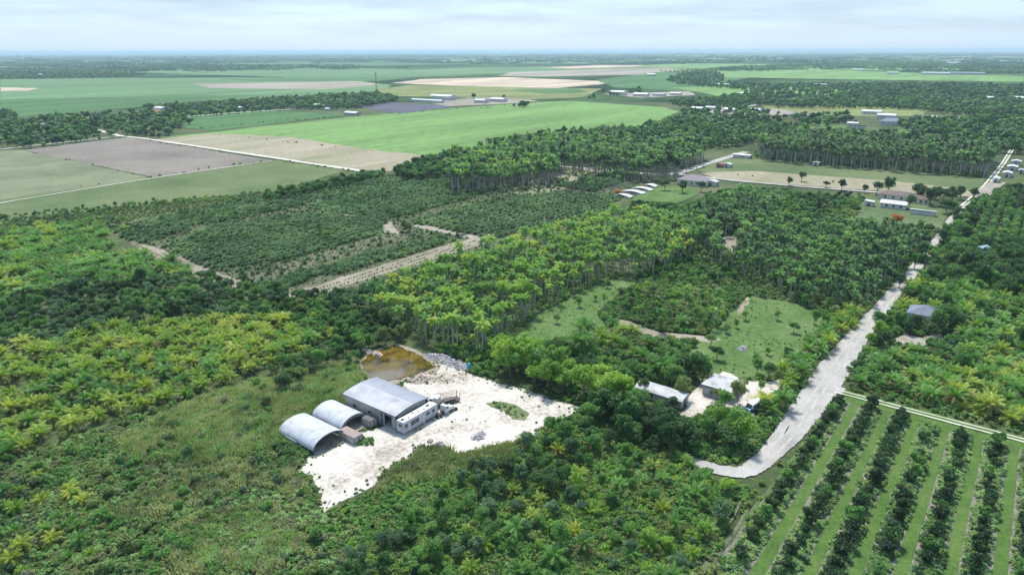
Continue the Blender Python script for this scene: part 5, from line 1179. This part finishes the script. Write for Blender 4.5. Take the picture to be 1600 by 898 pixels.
for x, y, s_ in ((633,362,0.95),(640,364,.8),(715,370,1.0),(722,366,.8)):
    plant_at(BT, 'olive', x, y, s_, 'rounded bush-tree by the sandy patch in the nursery', 'bush-trees in the nursery')
for x, y, s_, pl in ((1110,540,.6,'mid'),(1135,520,.5,'olive'),(1150,512,.45,'mid'),(1215,500,.5,'olive'),(1240,520,.6,'mid'),(1260,540,.6,'olive'),(1200,555,.4,'mid'),(1272,505,.7,'mid'),(1230,565,.7,'dark'),(1180,570,.5,'mid'),(1120,562,.7,'dark'),(1290,510,.7,'mid'),(1165,500,.5,'lime'),(905,480,.5,'mid'),(870,505,.5,'olive'),(950,450,.5,'mid'),(930,470,.4,'lime')):
    plant_at(BT, pl, x, y, s_, 'young tree standing in the rough grass of the lawns', 'young trees in the rough lawns')
# hedge line between grass field and nursery
plant(BT, {'mid': 6, 'dark': 3, 'olive': 1}, [(412,303),(470,292),(560,274),(600,268),(600,276),(560,284),(470,304),(415,312)], 4.0, 'hedge tree between grass field and nursery', 'hedge trees above the nursery', h=1.5, size=(.55, .85))
plant(BT, {'dark': 5, 'mid': 5}, [(615,264),(660,246),(720,240),(740,252),(690,272),(630,275)], 4.6, 'tree at the corner of tan field and palm line', 'trees at the tan field corner', h=4, size=(.8, 1.15))
for x, y in ((1400, 356),): plant_at('flame_tree', 'flame', x, y, 1.0, 'red flowering tree in front of the farm lawn')
plant_at('flame_tree', 'flame', 965, 308, 0.8, 'orange-red flowering bush at the end of the white plant tunnels')
for x, y, s_, pl in ((1437,408,1.2,'dark'),(1450,402,1.1,'mid'),(1428,420,1.1,'mid'),(1466,382,1.2,'dark'),(1476,372,1.1,'mid'),(1404,450,.9,'dark'),(1495,345,1.1,'dark'),(1488,332,1.1,'mid'),(1520,312,1.2,'dark'),(1444,425,1.0,'dark'),(1416,468,.8,'mid')):
    plant_at(BT, pl, x, y, s_, 'tree leaning over the far stretch of the gravel road', 'trees leaning over the road')
# rough cover round the arched shelters
plant(SH, {'olive': 4, 'mid': 3, 'blue': 2, 'brown': 2}, [(180,690),(320,620),(440,590),(540,565),(570,590),(540,625),(440,660),(425,700),(330,720),(230,720)], 3.2, 'shrub in the tall grass behind the arched shelters', 'shrubs in the tall grass', h=.5, size=(.6, 1.5), prob=.6, rad=.3)
plant(BT, {'mid': 4, 'olive': 3, 'blue': 2}, [(300,640),(440,590),(540,560),(560,580),(480,610),(380,650)], 6.5, 'small bushy tree in the tall grass behind the arched shelters', 'bushy trees in the tall grass', h=1.5, size=(.35, .6), prob=.6, rad=.4)
plant(SH, {'mid': 5, 'dark': 2, 'olive': 2}, [(415,690),(440,668),(470,690),(500,705),(475,730),(440,730)], 1.8, 'shrub growing against the foot of the farther arched shelter', 'shrubs against the shelter', h=.4, size=(.6, 1.1), rad=.0)
# shrubs
plant(SH, {'mid': 4, 'olive': 5, 'blue': 2, 'brown': 2, 'dark': 1}, [(-90,740),(60,700),(180,655),(320,612),(400,590),(440,600),(450,670),(470,730),(495,800),(560,870),(520,960),(-90,960)], 2.6, 'leafy shrub in the rough scrub by the arched shelters', 'shrubs of the near scrub', h=0.5, size=(0.55, 1.5), rad=0.4, prob=0.75)
plant(SH, {'mid': 4, 'olive': 3, 'lime': 2, 'blue': 2}, [(560,870),(600,800),(640,740),(700,715),(780,700),(850,670),(900,650),(1010,700),(1150,750),(1090,960),(540,960)], 2.1, 'leafy shrub in the thicket between clearing and orchard', 'shrubs of the near thicket', h=0.5, size=(0.6, 1.2), rad=0.3, prob=0.75)
plant(SH, {'olive': 5, 'mid': 3, 'lime': 3, 'brown': 2}, [(800,545),(850,500),(930,470),(960,440),(1060,448),(1175,462),(1170,495),(1130,515),(1060,550),(980,570),(880,560)], 2.1, 'shrub in the open ground between the lawns', 'shrubs between the lawns', h=0.5, size=(0.7, 1.3), rad=0.3, prob=0.8)
plant(SH, {'mid': 5, 'dark': 3, 'lime': 2}, [(680,535),(740,540),(790,560),(770,590),(735,580),(690,555)], 1.8, 'shrub between rubble heaps and palm grove', 'shrubs behind the rubble', h=0.5, size=(0.8, 1.3), rad=0.2)
plant(SH, {'mid': 5, 'dark': 4, 'lime': 1}, [(1060,650),(1120,640),(1190,640),(1230,600),(1290,560),(1300,580),(1250,650),(1210,690),(1100,720),(1050,690)], 2.0, 'shrub on the verge between homestead and gravel road', 'shrubs on the road verge', h=0.5, size=(0.7, 1.2), rad=0.3)
plant(SH, {'mid': 4, 'olive': 3, 'blue': 2, 'lime': 1}, [(-90,345),(60,330),(200,318),(330,306),(420,298),(415,306),(300,325),(180,350),(60,375),(-90,400)], 4.2, 'low bush on the rough grass beside the nursery', 'bushes on the rough grass', h=0.5, size=(.8, 1.6), gap=(0.05, -0.2))
plant(SH, {'mid': 4, 'dark': 4, 'blue': 2}, [(330,425),(400,440),(470,455),(560,455),(640,430),(700,410),(620,470),(560,500),(450,480)], 2.8, 'bush at the edge between nursery and lime-green palm grove', 'bushes along the nursery edge', h=0.5, size=(.9, 1.6))
plant(SH, {'mid': 5, 'dark': 5}, [(1180,238),(1300,248),(1450,262),(1545,272),(1540,278),(1400,266),(1280,256),(1180,246)], 3.2, 'low bush along the foot of the long dark trunk line', 'bushes below the trunk line', h=0.5, size=(1.2, 2.0))
# fillers: bushes under and between the groves
plant(SH, {'dark': 5, 'mid': 5, 'olive': 2}, [(1060,335),(1170,300),(1350,310),(1330,350),(1460,355),(1450,400),(1400,450),(1345,480),(1250,460),(1180,430),(1060,445),(980,430),(1060,400)], 3.0, 'bush under the palms of the grove beside the gravel road', 'bushes under the dark grove', h=.5, size=(1.1, 2.0), prob=.85, rad=.4)
plant(SH, {'dark': 4, 'mid': 5, 'lime': 1}, [(1320,590),(1345,540),(1400,480),(1440,440),(1500,420),(1640,430),(1640,560),(1480,545),(1400,560),(1345,590)], 2.6, 'bush filling the grove across the gravel road', 'bushes across the road', h=.5, size=(1.0, 2.0), rad=.3)
plant(SH, {'dark': 4, 'mid': 5, 'lime': 1}, [(1455,405),(1490,350),(1515,320),(1535,300),(1545,310),(1510,370),(1480,410)], 3.0, 'bush lining the far stretch of the gravel road', 'bushes lining the far road', h=.5, size=(1.2, 2.2), rad=.3)
plant(SH, {'mid': 5, 'lime': 3, 'dark': 2}, [(770,560),(800,545),(900,575),(1000,600),(1060,600),(1080,560),(1060,540),(900,540),(840,520)], 2.4, 'bush behind the row of lime trees', 'bushes behind the lime row', h=.5, size=(.9, 1.6), rad=.3)
plant(SH, {'mid': 5, 'dark': 3}, [(880,645),(960,620),(1080,680),(1110,715),(1060,715),(1000,700),(930,665)], 2.2, 'bush between the clearing corner and the homestead trees', 'bushes at the clearing corner', h=.5, size=(.9, 1.6), rad=.3)
plant(SH, {'mid': 5, 'dark': 4}, [(1090,318),(1110,300),(1180,295),(1240,298),(1175,345),(1130,350),(1080,335),(980,325),(990,315),(1060,320)], 3.0, 'bush below the lawn of the mauve-roofed house', 'bushes below the lawn', h=.5, size=(1.0, 1.9), rad=.3)
plant(SH, {'mid': 5, 'lime': 3, 'olive': 2}, [(1165,785),(1140,830),(1100,890),(1080,960),(1120,960),(1190,800),(1190,770),(1160,760)], 1.9, 'bush beside the two wheel ruts at the orchard corner', 'bushes beside the ruts', h=.3, size=(.5, 1.0), rad=.2, prob=.5)
for (x0, y0), (x1, y1), d_ in (((0,229),(185,208),3), ((230,221),(560,270),3), ((0,309),(240,277),2), ((240,277),(425,250),2), ((425,250),(545,268),3), ((285,203),(540,182),2), ((545,182),(800,166),2), ((36,236),(240,279),1.5), ((1095,270),(1515,302),2), ((330,210),(600,238),1.5), ((1090,266),(1130,250),2)):
    plant(SH, {'olive': 4, 'mid': 4, 'dark': 2}, [(x0, y0 - d_ * .4), (x1, y1 - d_ * .4), (x1, y1 + d_ * .4), (x0, y0 + d_ * .4)], 4.5, 'low bush on the weedy margin of the open fields', 'bushes on the field margins', size=(.4, 1.2), prob=.35, rad=.1)
# the same cover goes on beyond the edges of the photograph
for poly in ([(-260,930),(1080,930),(1060,1250),(-260,1250)], [(-260,560),(-60,540),(-60,940),(-260,940)]):
    plant(SH, {'mid': 4, 'olive': 4, 'lime': 1, 'dark': 2}, poly, 3.0, 'leafy shrub of the thicket', 'outer shrubs', size=(.8, 1.8), rad=.2)
    plant('tuft', {'mid': 4, 'olive': 4, 'weed': 3}, poly, 1.7, size=(.8, 1.5), rad=.1)
plant(C, {'mid': 6, 'coco': 3}, [(1640,440),(1860,450),(1860,760),(1640,700)], 4.2, 'palm in the dense block along the double wheel track', 'palms of the block above the wheel track', h=2, size=(.75, 1.1))
plant(SH, {'dark': 5, 'mid': 4}, [(1640,300),(1860,320),(1860,480),(1640,450)], 4.0, 'bush filling the grove across the gravel road', 'bushes across the road', size=(1.4, 2.6))
# undergrowth tufts (uncountable)
TU = 'tuft'
plant(TU, {'mid': 4, 'olive': 4, 'weed': 3, 'lime': 1}, [(560,470),(760,395),(1000,430),(1130,400),(1345,470),(1480,440),(1640,440),(1640,690),(1320,612),(1170,780),(1090,960),(480,960),(480,800),(560,780),(680,700),(900,650),(780,560)], 1.7, size=(.7, 1.4), rad=.1, prob=.9)
plant(TU, {'olive': 4, 'weed': 4, 'brown': 3, 'mid': 3, 'blue': 1}, [(-90,740),(60,705),(180,660),(320,615),(400,590),(440,600),(450,670),(470,730),(495,800),(560,870),(640,960),(-90,960)], 0.95, h=0.2, size=(0.7, 1.3), rad=0.2)
plant('grass_tuft', {'straw': 5, 'brown': 3}, [(330,700),(430,690),(480,760),(470,850),(420,900),(330,880),(300,800),(240,760)], 1.1, h=0.3, size=(0.8, 1.5), rad=0.2, prob=.6, gap=(0.17, -0.1))
plant('grass_tuft', {'straw': 5, 'brown': 3}, [(200,780),(300,740),(320,900),(200,930),(60,900)], 1.3, h=0.3, size=(0.8, 1.5), rad=0.2, prob=.5, gap=(0.21, 0.2))
plant('grass_tuft', {'weed': 5, 'brown': 3, 'olive': 2}, [(250,860),(330,800),(420,790),(470,850),(420,900)], 1.0, h=0.3, size=(0.7, 1.3), rad=0.2, prob=.6)
plant('grass_tuft', {'straw': 6, 'weed': 4, 'olive': 2}, [(180,690),(320,620),(440,590),(540,565),(570,590),(540,625),(470,660),(430,700),(330,720),(230,720)], 0.75, h=0.3, size=(0.8, 1.6), rad=0.2)
plant('grass_tuft', {'straw': 4, 'brown': 3, 'olive': 2}, [(640,700),(700,690),(760,690),(840,690),(800,720),(720,740),(620,760),(590,770)], 0.8, h=0.3, size=(0.8, 1.4), rad=0.0)
plant(TU, {'mid': 4, 'olive': 4, 'lime': 2}, [(640,696),(700,705),(790,700),(850,668),(900,648),(1010,700),(1160,745),(1095,960),(560,960),(520,830),(600,765)], 1.0, h=0.2, size=(0.8, 1.5), rad=0.2)
plant(TU, {'mid': 4, 'olive': 4, 'weed': 2}, [(800,545),(850,500),(930,450),(1060,448),(1175,462),(1170,495),(1130,515),(1060,560),(980,590),(880,570)], 1.2, h=0.2, size=(0.8, 1.5), rad=0.2)
plant(TU, {'mid': 5, 'olive': 3}, [(430,700),(470,690),(500,705),(470,735)], 0.8, size=(.8, 1.3))
plant(TU, {'mid': 5, 'weed': 3}, [(540,690),(575,700),(590,690),(560,680)], 0.7, size=(.6, 1.0), noex=True, prob=.6)
plant(TU, {'olive': 5, 'weed': 3}, [(770,628),(800,634),(826,648),(815,656),(790,648),(768,636)], 0.9, size=(.4, .8), noex=True, prob=.6)
plant(TU, {'olive': 4, 'mid': 4, 'weed': 2}, [(655,585),(700,575),(735,582),(720,600),(670,606)], 1.6, size=(.3, .8), noex=True, prob=.45)
plant(TU, {'olive': 4, 'brown': 3}, [(600,735),(655,700),(720,714),(790,700),(850,665),(830,685),(760,705),(690,722),(620,745),(590,765)], 1.1, size=(.5, 1.0), noex=True, prob=.7)
plant(TU, {'weed': 4, 'mid': 3, 'olive': 3}, [(1060,655),(1230,600),(1300,550),(1310,575),(1260,645),(1210,690),(1130,730),(1060,700)], 1.1, size=(.7, 1.2), rad=.2)
plant(TU, {'olive': 5, 'weed': 4, 'brown': 2}, [(170,352),(420,302),(560,272),(700,280),(860,275),(980,305),(930,338),(700,410),(450,466),(385,445),(300,430)], 1.9, size=(.4, 1.0), prob=.75, rad=.1)
plant(TU, {'brown': 3, 'weed': 3, 'mid': 2}, [(455,466),(560,428),(690,388),(745,374),(762,379),(690,402),(600,426),(500,456)], 1.5, size=(.45, .7), rows=3.2, jit=.2, noex=True, prob=.8)
plant(TU, {'mid': 4, 'weed': 3, 'lime': 2, 'olive': 3}, [(1075,548),(1130,500),(1165,462),(1292,492),(1235,580),(1120,588)], 1.6, size=(.2, .6), noex=True, prob=.5, gap=(0.19, -0.3))
plant(TU, {'mid': 4, 'weed': 3, 'lime': 2, 'olive': 3}, [(790,540),(840,490),(930,445),(1000,440),(935,492),(880,528)], 1.6, size=(.2, .6), noex=True, prob=.5, gap=(0.19, -0.3))
plant(TU, {'olive': 5, 'mid': 3}, [(-60,352),(0,345),(250,318),(420,300),(350,320),(180,350),(0,390)], 2.6, size=(.8, 1.5))
plant(TU, {'olive': 4, 'mid': 4}, [(600,500),(700,540),(780,560),(850,500),(960,440),(940,430),(860,470),(760,530)], 1.6, size=(.7, 1.2), rad=.2)
plant(TU, {'olive': 4, 'weed': 4, 'brown': 2, 'mid': 2}, CLEAR, 1.5, size=(.18, .6), noex=True, prob=.30, gap=(0.23, 0.35))
plant(TU, {'mid': 4, 'weed': 3, 'olive': 3}, [(425,690),(440,660),(540,620),(560,640),(545,650),(470,690),(500,712),(470,730),(440,720)], 0.9, size=(.7, 1.3), rad=0)
plant(TU, {'mid': 4, 'weed': 3, 'olive': 3}, [(470,735),(490,752),(500,775),(498,800),(530,795),(590,765),(640,735),(620,760),(560,800),(500,830),(460,780)], 0.9, size=(.5, 1.1), rad=0, noex=True, prob=.8)
cq = wpoly(CLEAR)
for i in range(len(cq)):                     # weeds creeping in over the yard's edge
    a_, b_ = cq[i], cq[(i + 1) % len(cq)]; L_ = np.linalg.norm(b_ - a_)
    nrm_ = np.array([-(b_ - a_)[1], (b_ - a_)[0]]) / L_
    for k in range(int(L_ * 3.2)):
        p_ = a_ + (b_ - a_) * random.random() + nrm_ * random.gauss(0, 1.1)
        PLANTS[TU].append((p_[0], p_[1], random.uniform(.15, .6), random.uniform(0, 6.28), random.choice(('olive', 'weed', 'brown', 'mid', 'weed')), None, None, None))
# orchard at the lower right: dark fruit trees with weeds between
ORD = ('first', 'second', 'third', 'fourth', 'fifth', 'sixth', 'seventh', 'eighth', 'ninth')
ROWS = [27.6, 20.4, 13.7, 7.5, 1.0, -5.7, -12.5, -19.2, -25.9]
for i, b in enumerate(ROWS):
    a = 88.0 - i * 0.5
    while a < 175:
        p = AB(a + random.uniform(-.35, .35), b + random.uniform(-.35, .35))
        if not (i == 0 and a < 118 and random.random() < 0.5) and random.random() > .05:
            PLANTS.setdefault(FT, []).append((p[0], p[1], random.uniform(0.74, 1.2), random.uniform(0, 6.28), 'orchard' if random.random() < .8 else 'mid', 'fruit tree in the %s orchard row from the gravel road' % ORD[i], 'fruit trees of the %s orchard row' % ORD[i], None))
        a += 3.55 + random.uniform(-.4, .5)
    plant(TU, {'weed': 6, 'blue': 2, 'olive': 1}, [AB(86, b + 2.0), AB(175.5, b + 2.0), AB(175.5, b - 2.0), AB(86, b - 2.0)], 0.7, size=(.55, 1.2), world=True, rad=.0, prob=.85)
plant(FT, {'mid': 1, 'orchard': 1}, [(1175,345),(1237,302),(1345,303),(1265,358)], 2.4, 'low fruit tree in the hedge-like rows beside the farm lawn', 'fruit trees beside the farm lawn', h=1, size=(.8, 1.0), rows=5.2, jit=.15, rad=.2)
plant(FT, {'mid': 5, 'orchard': 2}, [(1545,296),(1640,280),(1640,400),(1590,380),(1500,385)], 3.0, 'fruit tree in the dense block across the far gravel road', 'fruit trees across the far road', h=1.5, size=(1.1, 1.5), rows=4.6, jit=.2, rad=.3)
plant(NP, {'dark': 4, 'nursery': 4}, [(1130,322),(1180,298),(1240,300),(1180,345),(1130,345)], 2.6, 'young palm between the lawn house and the hedge-like rows', 'young palms by the lawn house', h=1, size=(1.0, 1.5), rad=.2)

# far woods
FW = 'far_tree'
D1 = {'dark': 5, 'mid': 3, 'blue': 2}
for poly, sp, pr in [
        ([(-60,200),(0,190),(60,182),(200,174),(250,170),(300,186),(285,198),(240,212),(190,206),(150,212),(0,230),(-60,238)], 9, .62),
        ([(225,165),(300,162),(420,152),(600,144),(622,154),(560,166),(440,168),(300,178)], 9, .85),
        ([(-60,186),(0,172),(25,175),(25,195),(-60,205)], 8, .9),
        ([(770,225),(800,213),(900,202),(1010,196),(1062,180),(1120,182),(1190,192),(1190,215),(1130,225),(1040,220),(900,212),(820,222)], 7, .9),
        ([(1190,190),(1330,206),(1460,212),(1600,206),(1640,206),(1640,235),(1560,232),(1400,216),(1190,210)], 7.5, .9),
        ([(1240,180),(1320,176),(1340,190),(1260,192)], 9, .7), ([(1400,186),(1500,182),(1640,180),(1640,206),(1480,208),(1430,204)], 8.5, .85),
        ([(1060,170),(1180,168),(1250,180),(1200,190),(1130,182),(1060,180)], 10, .5),
        ([(1045,158),(1140,148),(1200,150),(1210,158),(1150,168),(1060,164)], 10, .8),
        ([(1200,158),(1330,150),(1640,155),(1640,180),(1500,174),(1400,166),(1215,164)], 9, .95),
        ([(1130,150),(1240,130),(1400,128),(1640,132),(1640,155),(1400,150),(1250,152)], 14, .75),
        ([(1040,124),(1060,114),(1110,110),(1130,116),(1130,128),(1250,132),(1200,142),(1060,130)], 14, .75),
        ([(800,163),(822,158),(826,163)], 9, .9), ([(690,147),(820,150),(820,152),(690,150)], 40, .4),
        ([(910,150),(1000,140),(1005,143),(930,153)], 14, .3), ([(980,140),(1000,137),(1002,141)], 10, .9),
        ([(0,113),(130,112),(230,115),(220,119),(60,122),(0,122)], 18, .8)]:
    plant(FW, D1, poly, sp, h=5, size=(0.65, 1.45), prob=pr, rad=0.3)
plant('far_wood', {'dark': 5, 'blue': 3, 'mid': 2}, [(1060,112),(1250,98),(1640,94),(1640,116),(1300,107),(1100,111)], 110, h=5, size=(0.6, 1.2), prob=.7)
plant('far_wood', {'dark': 5, 'blue': 4}, [(-60,100),(300,98),(700,96),(820,98),(600,106),(300,110),(-60,116)], 130, h=5, size=(0.6, 1.2), prob=.75, gap=(0.0021, -0.5))
plant('far_wood', {'dark': 5, 'blue': 4}, [(-60,89),(1640,84),(1640,95),(1060,100),(700,96),(-60,100)], 260, h=5, size=(0.9, 1.7), prob=.6, gap=(0.0011, -0.7))
plant_at(FW, 'dark', 943, 146, 1.4, None)
# leafless palm trunks left standing
for i, (x, y) in enumerate([(855,284),(862,283),(868,281),(876,280),(957,300),(962,299),(968,297),(975,296),(982,293),(990,291),(998,288),(1008,285),(1016,283)]):
    r = empty('bare_palm_trunk', P(x, y), 'bare pale palm trunk without a crown near the white plant tunnels' if x > 900 else 'bare pale palm trunk standing in the tan strip', 'trunk', 'bare trunks by the plant tunnels' if x > 900 else 'bare trunks in the tan strip')
    hh = random.uniform(6, 10); MB().tube([(0, 0, -.1), (0, 0, hh * .5), (0, 0, hh)], [.22, .19, .13], 7).build('trunk', M_PALMTRUNK, r)
    MB().tube([(0, 0, hh - .02), (0.1, 0, hh + .5), (0.5, 0, hh + .6)], [.1, .06, .02], 5).build('dead_spike', M_PALMBROWN, r)

realise(C, 'palm', 300, 'dense mass of coconut palm crowns filling the plantations', 'palm_plantation')
realise(RP, 'palm', 300, 'dense mass of slim tall palms filling the groves', 'palm_grove')
realise(NP, 'palm', 300, 'rows of young grey-green palms filling the nursery', 'nursery_rows', parts=False)
realise(BT, 'tree', 300, 'mass of broadleaf trees filling the woods', 'woodland')
realise(SH, 'shrub', 300, 'mass of leafy shrubs filling the scrub', 'scrub')
realise(FT, 'fruit tree', 300, 'rows of fruit trees farther away', 'orchard_rows')
realise('flame_tree', 'tree')
realise(TU, 'undergrowth', 0, 'low leafy weeds and tufts covering open ground', 'undergrowth')
realise('grass_tuft', 'grass', 0, 'tall pale grass on the open slopes', 'tall_grass')
realise(FW, 'woodland', 0, 'far belts of trees round the fields and farms', 'far_woodland')
realise('far_wood', 'woodland', 0, 'distant woods below the skyline', 'distant_woodland')

# ------------------------------------------------------------------ haze
hz = MB().box(-46000, 46000, -46000, 46000, -1.0, 101.0)
m = bpy.data.materials.new('haze'); m.use_nodes = True; t = m.node_tree; t.nodes.clear()
o_ = N(t, 'ShaderNodeOutputMaterial'); pv = N(t, 'ShaderNodeVolumePrincipled')
pv.inputs['Color'].default_value = (0.62, 0.81, 1.0, 1); pv.inputs['Density'].default_value = 7.5e-5
t.links.new(pv.outputs[0], o_.inputs['Volume'])
o = hz.build('haze', m); tag(o, 'pale blue haze lying over the plain', 'haze', None, 'stuff')
